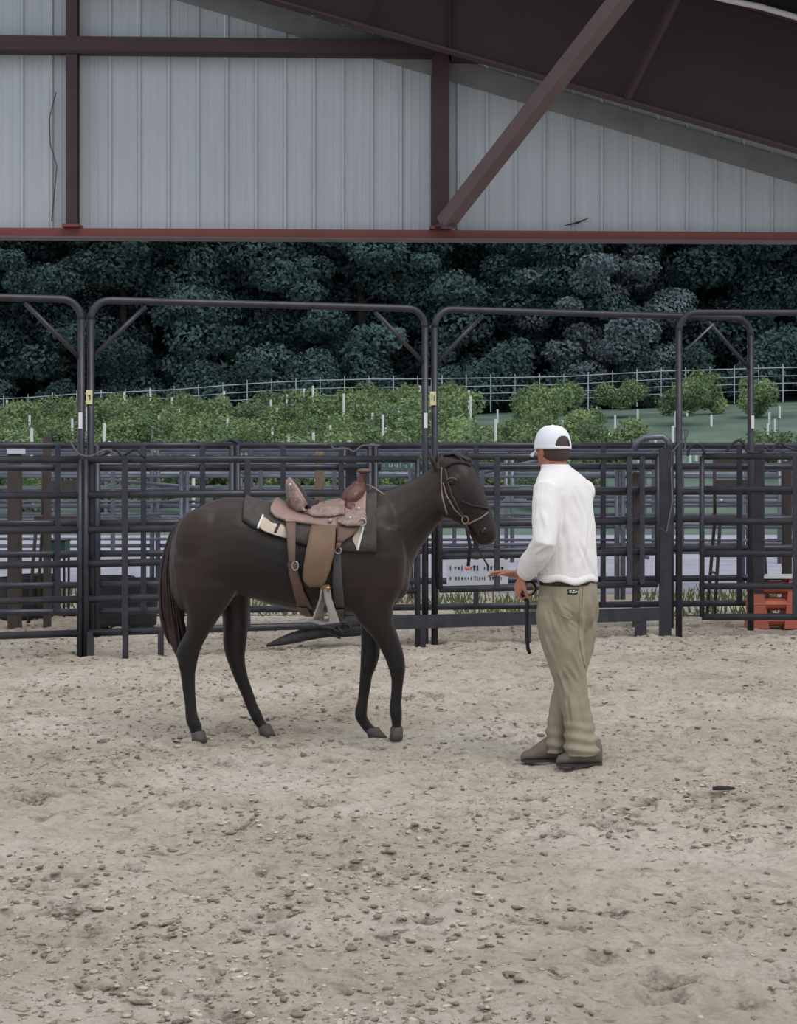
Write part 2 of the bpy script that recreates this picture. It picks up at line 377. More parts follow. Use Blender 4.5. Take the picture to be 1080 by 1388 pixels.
# ------------------------------------------------------------------ end wall of the building
def wy(x): return 20.3+.05*x
def wall_px(px, py, d=0.0):
    k = (px-540)/F; Y = (20.3-d)/(1-.05*k); return P(px, py, Y)
def roof_z(x): return 7.1-.286*(x-.51)
def roofl(x): return roof_z(x) if x > -6 else roof_z(-6)-.286*(-6-x)
Zh = 3.97
wall = bpy.data.objects.new('wall_back', None); COL.objects.link(wall); wall.location = (0, 20.3, Zh); struct(wall, 'pale ribbed metal end wall above the open end')
SW = .915
for i in range(-13, 12):
    x0 = .0+i*SW; prof = []
    for r in range(3):
        b = r*SW/3
        for dx, dy in ((0, 0), (.012, -.028), (.036, -.028), (.048, 0), (.11, 0), (.118, -.003), (.128, -.003), (.136, 0), (.2, 0), (.208, -.003), (.218, -.003), (.226, 0)): prof.append((b+dx, dy))
    prof.append((SW-.0015, 0))
    ps = [(x0+a, wy(x0+a)+b+.002*(i % 2)) for a, b in prof]
    MB().grid([[(a, b, Zh) for a, b in ps], [(a, b, roofl(a)) for a, b in ps]]).build('wall_sheet', 'sheet', wall)
a = wall_px(-900, 320); b_ = wall_px(1900, 320)
def wbar(name, m, X0, X1, z, wd, ht, lab, d=.12):
    return MB().bar((X0, wy(X0)-d, z), (X1, wy(X1)-d, z), wd, ht).build(name, m, None)
o = MB().bar((-12, wy(-12)-.06, 3.915), (11, wy(11)-.06, 3.915), .22, .105).build('trim_1', 'header_red'); struct(o, 'red-brown steel header beam under the ribbed wall')
MB().bar((-12, wy(-12)-.1, 3.868), (11, wy(11)-.1, 3.868), .3, .016).build('flange', 'maroon_strut', o)
# girts
def zat(py, Y=20.1): return CAMZ+(HOR-py)*Y/F
g = MB().bar((-12, wy(-12)-.14, 5.87), (.36, wy(.36)-.14, 5.87), .17, .17).build('wall_girt', 'maroon'); tag(g, 'long horizontal maroon steel girt across the ribbed wall', 'beam')
MB().bar((-12, wy(-12)-.2, 5.79), (.36, wy(.36)-.2, 5.79), .06, .03).build('lip', 'maroon_dark', g)
g = MB().bar((.55, wy(.6)-.14, 5.80), (1.7, wy(1.7)-.14, 5.80), .15, .12).build('wall_girt', 'maroon'); tag(g, 'short maroon girt stub right of the wider column', 'beam')
def column(px, wd, z1, lab):
    c = wall_px(px, 312, .2); t = thing('steel_column', lab, 'column', (c.x, c.y, 3.965))
    m = MB(); m.box((c.x, c.y-.0, (3.965+z1)/2), (wd, .02, z1-3.965)); m.build('flange', 'maroon', t)
    m = MB(); m.box((c.x, c.y+.07, (3.965+z1)/2), (.012, .12, z1-3.965)); m.build('web', 'maroon', t)
    m = MB(); m.box((c.x, c.y+.14, (3.965+z1)/2), (wd, .02, z1-3.965)); m.build('flange', 'maroon', t)
    m = MB(); m.box((c.x, c.y+.05, 3.985), (wd+.06, .24, .03)); m.build('base_plate', 'header_red', t)
column(97, .118, 7.6, 'narrow maroon column at the left of the ribbed wall')
column(597, .172, 6.0, 'wider maroon column where the diagonal brace starts')
# rafter, and a grey strip coloured as its shadow on the wall
def beam_bot(x): return 5.70-.286*(x-.51)
BY = 19.45
rafter = thing('rafter_beam', 'deep dark maroon sloping rafter beam under the roof', 'beam', (.5, BY, 5.7))
m = MB(); X0, X1 = -5.9, 10.0
pts = [(X0, beam_bot(X0)), (X1, beam_bot(X1)), (X1, roof_z(X1)-.12), (X0, roof_z(X0)-.12)]
m.add([(x, BY+dy, z) for dy in (-.006, .006) for x, z in pts], [(0, 1, 2, 3), (7, 6, 5, 4), (0, 4, 5, 1), (1, 5, 6, 2), (2, 6, 7, 3), (3, 7, 4, 0)])
m.build('web', 'maroon_dark', rafter)
MB().bar((X0, BY, beam_bot(X0)), (X1, BY, beam_bot(X1)), .2, .022).build('bottom_flange', 'maroon', rafter)
MB().bar((X0, BY, roof_z(X0)-.12), (X1, BY, roof_z(X1)-.12), .2, .022).build('top_flange', 'maroon', rafter)
for xs in (.515, 4.9, -3.6):
    MB().box((xs, BY-.05, (beam_bot(xs)+roof_z(xs)-.12)/2), (.014, .088, roof_z(xs)-.15-beam_bot(xs))).build('stiffener', 'maroon_dark', rafter)
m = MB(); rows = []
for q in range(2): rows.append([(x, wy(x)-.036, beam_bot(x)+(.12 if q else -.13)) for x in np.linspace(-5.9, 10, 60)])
o = m.grid(rows, .004).build('shade_strip', 'rafter_shade'); struct(o, 'grey strip standing for the rafter shadow along the roof slope')  # added strip, its colour stands for the shadow below the rafter
# roof
def roof_pt(x, y, dz=0): return (x, y, roofl(x)+dz)
m = MB()
xs = np.linspace(-14, 11, 90)
ROOF_Y0 = 17.3
o = m.grid([[roof_pt(x, ROOF_Y0, .1+(.02 if i % 2 else 0)) for i, x in enumerate(xs)], [roof_pt(x, 20.9, .1+(.02 if i % 2 else 0)) for i, x in enumerate(xs)]], .01).build('ceiling', 'roof_under'); struct(o, 'dark underside of the metal roof')
for i, x in enumerate(np.arange(-12, 11, 1.5)):
    p = MB().bar((x, ROOF_Y0, roofl(x)+.0), (x, 20.6, roofl(x)+.0), .06, .18).build('purlin', 'roof_under', o)
# diagonal brace
A = wall_px(603, 303, .36); B = P(875, -45, 17.6)
br = thing('diagonal_brace', 'square steel brace slanting up from the wider column', 'beam', A)
MB().bar(A, B, .15, .15).build('tube', 'maroon_strut', br)
MB().box(A+Vector((0, -.0, -.03)), (.2, .2, .02)).build('foot_plate', 'maroon', br)
A = P(850, 132, BY-.12); B = P(928, -25, 18.6)
o = MB().bar(A, B, .055, .06).build('flange_brace', 'maroon'); tag(o, 'thin flange brace rising from the rafter right of the diagonal brace', 'brace')
A = P(500, 30, BY-.12); B = P(528, -25, 19.0)
o = MB().bar(A, B, .04, .05).build('flange_brace', 'maroon_dark'); tag(o, 'short thin flange brace on the rafter above the long girt', 'brace')
cp = [P(930, -14, 18.4), P(985, 0, 18.4), P(1030, 9, 18.4), P(1085, 25, 18.4), P(1180, 62, 18.4)]
o = MB().tube(cp, .03, 8).build('white_pipe', 'white_pipe', smooth=True); tag(o, 'thin white pipe curving under the roof at upper right', 'pipe')
# loose wire on the wall, far left
cp = [wall_px(76, 125, .08), wall_px(67, 160, .08), wall_px(68, 195, .08), wall_px(77, 225, .08), wall_px(70, 300, .08)]
o = MB().tube(cp, .006, 5).build('loose_wire', 'rope', smooth=True); tag(o, 'thin loose wire hanging on the ribbed wall beside the narrow column', 'wire')
cp = [wall_px(765, 306, .06), wall_px(782, 302, .06), wall_px(797, 296, .06)]
o = MB().tube(cp, [.004, .012, .004], 5).build('twig', 'stick', smooth=True); tag(o, 'small twig caught on the wall above the header beam', 'twig')

# ------------------------------------------------------------------ pens
def line_pt(px, dy=0.0):
    k = (px-540)/F; Y = (15.43+.36*2.49+dy)/(1-.36*k); return Vector((k*Y, Y, 0))
RZ = [1.58, 1.295, 1.015, .742, .457, .185]
def panel(A, B, zs, label, m='pen_steel', rr=.026, pr=.024, stays=(.5,), top=None, feet=True, group=None, name='livestock_fence', zb=None, flat_=False, cat='fence'):
    A, B = Vector(A), Vector(B); t = thing(name, label, cat, (A.x, A.y, 0), group); d = (B-A).normalized()
    for z in zs:
        r2 = rr*1.15
        MB().tube([A+Vector((0, 0, z)), B+Vector((0, 0, z))], r2, 8, rr*.8, up=(0, 0, 1)).build('rail', m, t, smooth=True)
    zt = top or zs[0]; zl = -.03 if feet else zs[-1]
    for e, s in ((A, 1), (B, -1)):
        p = e
        MB().tube([p+Vector((0, 0, zl)), p+Vector((0, 0, zt))], pr, 8).build('post', m, t, smooth=True)
    n = Vector((d.y, -d.x, 0))*(rr*.9)
    for s in stays:
        p = A.lerp(B, s)
        MB().bar(p+n+Vector((0, 0, zs[-1])), p+n+Vector((0, 0, zs[0])), .05, .012, up=n).build('stay', m, t)
    return t
def arch(A, B, label, m='pen_steel', H=2.87, r=.03, rad=.16, braces=(1, 1), tags=True):
    A, B = Vector(A), Vector(B); t = thing('arched_frame', label, 'arched frame', (A.x, A.y, 0)); d = (B-A).normalized(); U = Vector((0, 0, 1))
    MB().tube([A+U*-.05, A+U*(H-rad)], r, 10).build('post', m, t, smooth=True)
    MB().tube([B+U*-.05, B+U*(H-rad)], r, 10).build('post', m, t, smooth=True)
    pts = [A+U*(H-rad)]
    for k in range(1, 8): a = k/8*math.pi/2; pts.append(A+d*(rad*(1-math.cos(a)))+U*(H-rad+rad*math.sin(a)))
    pts.append(A+d*rad+U*H); pts.append(B-d*rad+U*H)
    for k in range(1, 8): a = k/8*math.pi/2; pts.append(B-d*(rad*(1-math.sin(a)))+U*(H-rad+rad*math.cos(a)))
    pts.append(B+U*(H-rad))
    MB().tube(pts, r, 10).build('bow', m, t, smooth=True)
    if braces[0]: MB().tube([A+U*(H-.48), A+d*.45+U*(H-.04)], .02, 8).build('corner_brace', m, t, smooth=True)
    if braces[1]: MB().tube([B+U*(H-.48), B-d*.45+U*(H-.04)], .02, 8).build('corner_brace', m, t, smooth=True)
    return t, d
L0 = line_pt
p0 = line_pt(-330); p1 = line_pt(110)
a1, d1 = arch(line_pt(-330, .07), line_pt(110, .07), 'arched steel frame at the left edge of the photo')
a2, d2 = arch(line_pt(123, .07), line_pt(576, .07), 'arched steel frame spanning above the horse')
A3, B3 = line_pt(589, .07), Vector((3.24, 17.65, 0))
a3, d3 = arch(A3, B3, 'arched steel frame beginning behind the horse head and passing above the man')
A4 = P(920, 860, 17.2); A4.z = 0; B4 = Vector((5.6, 17.25, 0))
a4, d4 = arch(A4, B4, 'nearer arched steel frame at the right edge with a thin corner stay', braces=(0, 0), H=2.89)
MB().tube([P(930, 474, 17.2), P(967, 439, 17.2)], .009, 6).build('corner_stay', 'galv', a4, smooth=True)
def ptag(fr, px, py, Y, m, h=.115, wd=.05):
    q = P(px, py, Y); MB().box(q, (wd, .006, h)).build('sticker', m, fr); return q
ptag(a1, 109, 570, line_pt(110).y+.035, 'tag_white', .13, .03); q = ptag(a2, 121, 538, line_pt(123).y+.035, 'tag_yellow')
MB().box(q+Vector((0, -.005, .01)), (.02, .003, .008)).box(q+Vector((.006, -.005, -.008)), (.008, .003, .03)).build('print', 'ink', a2)
ptag(a2, 577, 570, line_pt(576).y+.035, 'tag_white', .13, .03); q = ptag(a3, 587, 540, line_pt(589).y+.035, 'tag_yellow')
MB().box(q+Vector((-.01, -.005, .01)), (.006, .003, .05)).box(q+Vector((.008, -.005, .0)), (.006, .003, .05)).build('print', 'ink', a3)
ptag(a3, 1020, 572, 17.6, 'tag_white', .12, .028)
# front gates hung in the arches
panel(line_pt(-320), line_pt(108), RZ, 'six-rail steel panel at the far left, left of the twin posts', stays=(.25, .55))
g2 = panel(line_pt(116), line_pt(566), RZ, 'long six-rail steel panel directly behind the horse', stays=(.11, .47))
for px in (122, 170, 218):
    q = line_pt(px, -.05); MB().bar(q+Vector((0, 0, -.03)), q+Vector((0, 0, .2)), .045, .045, up=(0, 1, 0)).build('foot', 'pen_steel', g2)
g3 = panel(line_pt(596), line_pt(891), [1.6, 1.30, 1.02, .745, .46], 'steel gate with heavy bottom rail behind the man', stays=(.86, .92, .25), feet=False)
MB().bar(line_pt(530)+Vector((0, 0, .19)), line_pt(893)+Vector((0, 0, .19)), .05, .115).build('bottom_rail', 'pen_steel', g3)
for px in (573, 716, 868):
    q = line_pt(px); MB().bar(q+Vector((0, 0, -.03)), q+Vector((0, 0, .15)), .05 if px < 800 else .1, .05, up=(0, 1, 0)).build('foot', 'pen_steel', g3)
q = line_pt(903); t = thing('latch_post', 'thick dark latch post between the gate and the right panel', 'post', (q.x, q.y, 0))
MB().box((q.x, q.y+.08, .83), (.1, .1, 1.7)).build('post', 'pen_steel', t)
MB().tube([q+Vector((-.28, .08, 1.66)), q+Vector((-.25, .08, 1.73)), q+Vector((-.19, .08, 1.77)), q+Vector((-.02, .08, 1.78)), q+Vector((.03, .08, 1.74)), q+Vector((.04, .08, 1.66))], .03, 8).build('handle_loop', 'galv', t, smooth=True)
MB().tube([q+Vector((.04, -.02, 1.5)), q+Vector((.05, -.03, 1.2)), q+Vector((.0, -.03, .92)), q+Vector((-.08, -.03, .97))], .008, 6).build('chain', 'rope', t, smooth=True)
panel(Vector((2.72, 17.2, 0)), Vector((5.5, 17.25, 0)), [1.60, 1.305, 1.015, .725, .435, .16], 'six-rail steel panel at the right edge beside the nearer arch', stays=(.3, .42), feet=False)
q = P(1045, 700, 17.7); 
# rows behind
def rowY(px, Y0, sl):
    k = (px-540)/F; Y = Y0/(1-sl*k); return Vector((k*Y, Y, 0))
def rz(lo, hi, n): return [hi-(hi-lo)*i/(n-1) for i in range(n)]
def row(pxs, Y0, sl, zs, labs, m, rr, stays, pr=.03, top=None):
    out = []
    for (a, b), lab in zip(zip(pxs, pxs[1:]), labs):
        out.append(panel(rowY(a+4, Y0, sl), rowY(b-4, Y0, sl), zs, lab, m=m, rr=rr, pr=pr, stays=stays, top=top))
    return out
row([-90, 128, 318, 505, 905, 1180], 17.75, .16, [1.70, 1.50, 1.26, 1.0, .72, .44, .2],
    ['second-row steel panel behind the far-left front panel', 'second-row steel panel behind the horse rump', 'second-row steel panel behind the saddle', 'second-row steel panel behind the horse head and man', 'second-row steel panel behind the right front panel'],
    'pen_steel_b', .026, (.34, .78))
yard = row([-60, 210, 470, 760, 1010, 1260], 23.4, .05, [1.66, 1.42, 1.2, .98, .74, .5],
    ['pale galvanised rail panel in the yard, far left', 'pale galvanised rail panel in the yard behind the horse rump', 'pale galvanised rail panel in the yard behind the saddle and horse neck', 'pale galvanised rail panel in the yard behind the man', 'pale galvanised rail panel in the yard, far right'],
    'galv', .022, (.5,))
row([-30, 250, 560, 840, 1090, 1300], 21.4, -.04, [1.5, 1.36, 1.22, 1.08, .94, .8, .66, .52],
    ['close-railed grey panel just outside the wall, far left', 'close-railed grey panel just outside the wall behind the saddle', 'close-railed grey panel just outside the wall behind the man', 'close-railed grey panel just outside the wall beside the nearer arch post', 'close-railed grey panel just outside the wall, far right'],
    'galv', .014, (.33, .66))
row([-40, 330, 690, 1060, 1300], 28.5, -.08, [1.62, 1.3, .98, .66],
    ['farthest grey rail panel before the vineyard, far left', 'farthest grey rail panel before the vineyard behind the horse', 'farthest grey rail panel before the vineyard behind the man', 'farthest grey rail panel before the vineyard, far right'],
    'galv', .03, (.5,))
def bigpost(px, py0, Y, wd, m, lab, dp=None):
    z = CAMZ-(py0-HOR)*Y/F; c = Vector(((px-540)*Y/F, Y, 0)); mb = MB(); h = z+.05; bv = wd*.12
    ring = lambda zz, s: [Vector((c.x+s*(wd/2)*a, c.y+s*((dp or wd)/2)*b, zz)) for a, b in ((-1, -.76), (-.76, -1), (.76, -1), (1, -.76), (1, .76), (.76, 1), (-.76, 1), (-1, .76))]
    mb.rings([ring(-.05, 1), ring(z-.02, 1), ring(z, .82)]); o = mb.build('pen_post', m, origin=(c.x, c.y, 0)); tag(o, lab, 'post'); return o
bigpost(20, 604, 18.0, .12, 'wood_dark', 'dark square post with a white band at the far left')
bigpost(64, 590, 18.2, .07, 'wood_dark', 'brown post standing just left of the twin arch posts')
bigpost(319, 594, 17.9, .09, 'pen_steel', 'dark steel post rising above the rails behind the horse rump')
bigpost(433, 612, 18.6, .09, 'wood', 'tan wooden post seen between the saddle cantle and horn')
bigpost(476, 600, 18.0, .1, 'pen_steel', 'dark steel post just left of the saddle horn')
bigpost(506, 602, 18.0, .1, 'pen_steel', 'dark steel post just right of the saddle horn')
bigpost(862, 640, 18.2, .07, 'wood_dark', 'brownish post seen through the gate right of the man')
bigpost(1027, 600, 17.9, .11, 'pen_steel', 'dark steel post behind the panel at the right')
bigpost(1066, 625, 19.0, .09, 'wood_dark', 'brownish post near the right edge of the photo')
q = P(22, 611, 17.925); mb = MB().box(q, (.17, .02, .055)); o = mb.build('sign_board', 'board_white', origin=q); tag(o, 'small white board on the dark post at the far left', 'board')
for (xa, ya, xb, yb, i) in ((120, 648, 300, 664, 0), (196, 700, 290, 712, 1), (325, 640, 400, 648, 1), (640, 644, 730, 624, 2), (945, 737, 1010, 748, 3), (800, 746, 880, 756, 3)):
    Y = yard[i].location.y-.03; MB().tube([P(xa, ya, Y), P(xb, yb, Y)], .022, 8).build('sloped_pipe', 'galv', yard[i], smooth=True)  # loose sloped pipes, attached to the yard panels as child parts
# black tubs, chair, boxes
def tub(px, pyb, wd, ht, lab, m='rubber', topw=1.12):
    Y = 1.65*F/(pyb-HOR); c = Vector(((px-540)*Y/F, Y, 0)); t = thing('feed_tub', lab, 'tub', c)
    n = 20; R = []
    for z, s in ((0, .96), (.02, 1), (ht*.5, (1+topw)/2), (ht-.05, topw), (ht-.05, topw+.06), (ht, topw+.06), (ht, topw-.02), (ht-.1, topw-.06), (.04, .9)):
        R.append([c+Vector((wd/2*s*math.cos(2*math.pi*j/n), wd/2*s*math.sin(2*math.pi*j/n), z)) for j in range(n)])
    MB().rings(R).build('body', m, t, smooth=False)
    for sgn in (-1, 1):
        x = c.x+sgn*wd/2*(topw+.05)
        MB().tube([(x, c.y-.09, ht-.07), (x+sgn*.05, c.y-.06, ht-.09), (x+sgn*.05, c.y+.06, ht-.09), (x, c.y+.09, ht-.07)], .012, 6).build('handle', m, t, smooth=True)
tub(149, 847, .40, .46, 'black rubber tub left of the panel stay behind the horse tail')
tub(188, 847, .34, .44, 'black rubber tub nearest the horse tail')
tub(22, 838, .38, .40, 'black rubber tub at the far left behind the panel')
tub(50, 836, .34, .42, 'black rubber tub left of the twin arch posts')
def chair(px, Y, z0, lab):
    c = Vector(((px-540)*Y/F, Y, z0)); t = thing('tall_chair', lab, 'chair', (c.x, c.y, 0)); w_ = .2; m = 'wood_dark'
    for sx in (-1, 1):
        for sy in (-1, 1):
            MB().tube([(c.x+sx*(w_+.07), c.y+sy*.22, 0), (c.x+sx*w_, c.y+sy*.16, 1.0)], .018, 6).build('leg', m, t, smooth=True)
        MB().tube([(c.x+sx*w_, c.y+.17, 1.0), (c.x+sx*w_, c.y+.2, 1.62)], .018, 6).build('back_post', m, t, smooth=True)
        MB().tube([(c.x+sx*(w_+.04), c.y-.19, .45), (c.x+sx*(w_+.04), c.y+.19, .45)], .014, 6).build('stretcher', m, t, smooth=True)
    MB().box((c.x, c.y, 1.0), (.44, .4, .04)).build('seat', m, t)
    for z in (1.3, 1.5): MB().box((c.x, c.y+.19, z), (.42, .02, .12)).build('back_slat', m, t)
chair(82, 18.6, 0, 'tall dark wooden chair behind the panel at the far left')
chair(1000, 18.9, 0, 'tall dark wooden chair behind the panel at the right edge')
q = Vector((P(80, 746, 19.2).x, 19.2, 0)); t = thing('storage_box', 'dark green metal box on legs seen under the tall chair', 'box', q)
MB().box(q+Vector((0, 0, .66)), (.17, .3, .17)).build('body', 'green_box', t); MB().box(q+Vector((0, 0, .755)), (.19, .32, .02)).build('lid', 'rubber', t)
for sx in (-1, 1):
    for sy in (-1, 1): MB().box(q+Vector((sx*.075, sy*.13, .285)), (.02, .02, .58)).build('leg', 'rubber', t)
# flat-bed table of light boards seen behind the rails left
# white banner with rows of illegible print
def marks(mb, c, wd, ht, seed, gap=.35):
    R = random.Random(seed); x = c.x-wd/2
    while x < c.x+wd/2-.01:
        k = R.choice('IIT'); h = ht*R.uniform(.4, 1.0); lw = ht*R.uniform(.12, .3); ww = ht*R.uniform(.2, .5)
        y = c.y
        def s(dx, dz, a, b): mb.box((x+dx, y, c.z+dz), (a, .004, b))
        if k in 'IHNLO': s(lw/2, 0, lw, h)
        if k in 'HNO': s(ww-lw/2, 0, lw, h)
        if k in 'TO': s(ww/2, h/2-lw/2, ww, lw)
        if k in 'LO': s(ww/2, -h/2+lw/2, ww, lw)
        if k == 'H' or k == 'N': s(ww/2, 0, ww, lw)
        if k == 'T': s(ww/2, 0, lw, h)
        x += ww+ht*gap*.6+(ht*.5 if R.random() < .15 else 0)
Yb = 17.45
q = P(647, 778, Yb); t = thing('banner', 'white banner with rows of unreadable dark lettering behind the lead strap', 'sign', (q.x, Yb, q.z-.13))
MB().box(q, (.56, .01, .26)).build('board', 'board_white', t)
mb = MB(); marks(mb, P(647, 770, Yb-.008), .5, .055, 3); marks(mb, P(647, 784, Yb-.008), .5, .045, 4); mb.build('lettering', 'ink', t)['kind'] = 'stuff'
Yb = 17.71
q = P(541, 631, Yb); t = thing('green_sign', 'dull green sign with unreadable pale lettering above the horse neck', 'sign', (q.x, Yb, q.z-.05))
MB().box(q, (.34, .01, .09)).build('board', 'board_green', t); mb = MB(); marks(mb, P(541, 631, Yb-.008), .29, .05, 8); mb.build('lettering', 'far_rail', t)['kind'] = 'stuff'
# orange barrier
q = Vector((3.55, 17.95, 0)); t = thing('orange_barrier', 'orange moulded plastic barrier at the right edge behind the panel', 'barrier', q)
for k in range(3):
    z = .07+k*.15; MB().rings([[q+Vector((x, .14*math.cos(a)*(1-.1*k), z+.062*math.sin(a))) for a in [2*math.pi*j/12 for j in range(12)]] for x in (-.28, -.24, .0, .3, .6)]).build('bar', 'orange', t, smooth=False)
for x in (-.2, .12, .44): MB().add(*((lambda c: ([c+Vector(p) for p in ((-.09, -.16, 0), (.09, -.16, 0), (.03, -.08, .46), (-.03, -.08, .46), (-.09, .16, 0), (.09, .16, 0), (.03, .08, .46), (-.03, .08, .46))], [(0, 1, 2, 3), (5, 4, 7, 6), (1, 5, 6, 2), (4, 0, 3, 7), (3, 2, 6, 7), (4, 5, 1, 0)]))(q+Vector((x, 0, 0))))).build('brace', 'orange', t)
MB().box(q+Vector((.16, 0, .475)), (.86, .2, .03)).build('top_rail', 'tag_white', t)
# ropes and cables over the rails
def cable(pts, r, lab, m='rubber', name='cable'):
    pp = []; pts = [Vector(p) for p in pts]
    for i in range(len(pts)-1):
        a = pts[max(i-1, 0)]; b = pts[i]; c = pts[i+1]; d = pts[min(i+2, len(pts)-1)]
        for k in range(5):
            s = k/5; pp.append(.5*((2*b)+(c-a)*s+(2*a-5*b+4*c-d)*s*s+(3*b-a-3*c+d)*s**3))
    pp.append(pts[-1]); o = MB().tube(pp, r, 6).build(name, m, smooth=True, origin=pts[0]) if False else None
    mb = MB().tube(pp, r, 6); o = mb.build(name, m, smooth=True, origin=tuple(pts[0])); return tag(o, lab, 'cable')
Y = line_pt(110).y-.05
cable([P(95, 598, Y), P(102, 610, Y), P(110, 617, Y), P(124, 618, Y), P(137, 612, Y), P(148, 610, Y), P(158, 618, Y)], .008, 'pale loop of rope slung around the twin arch posts', 'rope')
cable([P(132, 622, Y+.2), P(148, 612, Y+.2), P(158, 610, Y+.2), P(166, 618, Y+.2), P(178, 611, Y+.2), P(186, 610, Y+.2), P(196, 620, Y+.2)], .011, 'dark cable humps on the rail just right of the twin posts')
Y = 17.15
cable([P(932, 618, Y), P(934, 608, Y), P(942, 602, Y), P(950, 604, Y), P(955, 614, Y)], .014, 'dark cable hump on the rail beside the nearer arch post')
cable([P(984, 612, Y), P(990, 604, Y), P(1001, 597, Y), P(1009, 603, Y), P(1013, 612, Y), P(1028, 613, Y), P(1036, 605, Y), P(1044, 611, Y), P(1056, 600, Y), P(1066, 606, Y), P(1080, 610, Y)], .012, 'long dark cable looping along the top rail at the right edge')
Y = line_pt(920).y-.06
cable([P(911, 612, Y), P(922, 600, Y), P(930, 592, Y), P(932, 584, Y), P(928, 582, Y), P(929, 600, Y), P(927, 612, Y)], .008, 'thin twisted rope knotted to the nearer arch post', 'rope')
Y = line_pt(470).y+.1
cable([P(440, 604, Y), P(447, 601, Y), P(452, 608, Y), P(470, 608, Y), P(480, 612, Y), P(492, 604, Y), P(515, 604, Y)], .009, 'pale rope along the rail above the saddle', 'rope')
Y = line_pt(372).y+.12
cable([P(300, 604, 17.8), P(312, 597, 17.8), P(322, 600, 17.8), P(330, 604, 17.8)], .014, 'dark strap over the steel post behind the rump')
# dark log lying by the fence, stick on the sand
A = Vector((P(362, 876, 16).x, 15.95, .03)); B = Vector((P(505, 855, 16.5).x, 16.35, .17))
pts = [A.lerp(B, t)+Vector((0, .02*math.sin(5*t), .03*math.sin(3*t))) for t in np.linspace(0, 1, 9)]
t = thing('black_log', 'dark charred log lying on the sand below the horse belly', 'log', (A.x, A.y, 0))
MB().tube(pts, [.012, .035, .05, .055, .06, .07, .085, .09, .06], 10).build('trunk', 'black_log', t, smooth=True)
R = random.Random(3)
mb = MB()
for k in range(40):
    a = pts[4].lerp(pts[8], R.random())+Vector((0, R.uniform(-.1, .05), R.uniform(-.02, .07))); b = a+Vector((R.uniform(-.12, .12), R.uniform(-.06, .06), R.uniform(-.06, .05))); b.z = max(b.z, .01); a.z = max(a.z, .01)
    mb.tube([a, (a+b)/2+Vector((0, 0, R.uniform(-.02, .02))), b], .011, 5)
mb.build('twigs', 'black_log', t)['kind'] = 'stuff'
def stick_(px, py, wd, m, lab, r=.012, h=0):
    Y = 1.65*F/(py-HOR); q = Vector(((px-540)*Y/F, Y, ground_z((px-540)*Y/F, Y)+.014))
    o = MB().tube([q+Vector((-wd/2, .0, 0)), q+Vector((-wd/4, -.01, .006)), q+Vector((wd/5, .005, .003)), q+Vector((wd/2, .02, 0))], [r*.6, r, r*.85, r*.4], 7).build('stick', m, smooth=True, origin=q); tag(o, lab, 'stick')
stick_(981, 1074, .11, 'stick', 'short dark stick lying on the sand right of the man')

# ------------------------------------------------------------------ grass verge
mb = MB(); R = random.Random(9)
for k in range(5200):
    x = R.uniform(-6, 6); y = 19.2+3.0*R.random()**1.2
    if vnoise(np.array([x*.9]), np.array([y*1.1]), 21)[0] < .42: continue
    h = R.uniform(.03, .12); a = R.uniform(0, 6.28); dx, dy = math.cos(a)*.012, math.sin(a)*.012; lx, ly = R.uniform(-.05, .05), R.uniform(-.05, .05)
    mb.add([(x-dx, y-dy, -.01), (x+dx, y+dy, -.01), (x+lx+dx*.4, y+ly, h), (x+lx-dx*.4, y+ly, h)], [(0, 1, 2, 3)])
o = mb.build('grass_tufts', 'grass_dry'); o['kind'] = 'stuff'; tag(o, 'short dry grass growing along the verge behind the pens', 'grass')

# ------------------------------------------------------------------ foliage
def leaves(name, lumps, n, size, seed, m):
    R = np.random.RandomState(seed); wts = np.array([l[1][0]*l[1][1]+l[1][0]*l[1][2] for l in lumps]); wts = wts/wts.sum()
    idx = R.choice(len(lumps), n, p=wts); C = np.array([l[0] for l in lumps])[idx]; Rd = np.array([l[1] for l in lumps])[idx]
    nz = lambda a: a/np.linalg.norm(a, axis=1, keepdims=True)
    d = nz(R.normal(size=(n, 3))); p = C+d*Rd*(.70+.36*R.rand(n, 1))
    nr = nz(d*.8+R.normal(size=(n, 3))*.55+np.array([0, -.2, .35])); a = nz(np.cross(nr, R.normal(size=(n, 3)))); b = np.cross(nr, a)
    L = size*(.55+.9*R.rand(n, 1)); W = L*.6
    V = np.stack([p-a*L*.5, p+b*W*.5-nr*L*.08, p+a*L*.5-nr*L*.18, p-b*W*.5-nr*L*.08], 1).reshape(-1, 3)
    return np_mesh_data(name, V, np.arange(n*4).reshape(-1, 4), m)
def tree_lumps(seed, h, rad, n):
    R = random.Random(seed); out = []
    for k in range(n):
        z = h*(.08+.9*R.random()); rr = rad*(1-.55*max(0, z/h-.45)/.55); a = R.uniform(0, 6.28); d = rr*R.random()**.6
        s = rad*R.uniform(.13, .31); out.append(((d*math.cos(a), d*math.sin(a), z), (s*1.25, s*1.15, s*.72)))
    return out
tree_protos = []
for k, (h, rad, n, nl, m) in enumerate([(15, 4.3, 80, 6800, 'leaf_tree'), (14, 4.6, 84, 6800, 'leaf_tree'), (12.5, 3.8, 66, 6000, 'leaf_tree_b'), (16, 4.0, 80, 6800, 'leaf_tree')]):
    lm = tree_lumps(100+k, h, rad, n)
    crown = leaves('crown', lm, nl*7, .21, 50+k, m)
    tb = MB(); tb.tube([(0, 0, -.3), (.1, .05, h*.3), (-.1, .1, h*.6), (.05, 0, h*.88)], [.26, .2, .13, .04], 8)
    R = random.Random(k)
    for l in lm[:10]: 
        c = Vector(l[0]); z0 = max(.8, c.z-1.8); tb.tube([(0, 0, z0), (c.x*.5, c.y*.5, (z0+c.z)/2+.2), tuple(c)], [.09, .06, .03], 5)
    trunk = tb.mesh('trunk'); trunk.materials.append(MATS['bark']); tree_protos.append((crown, trunk))
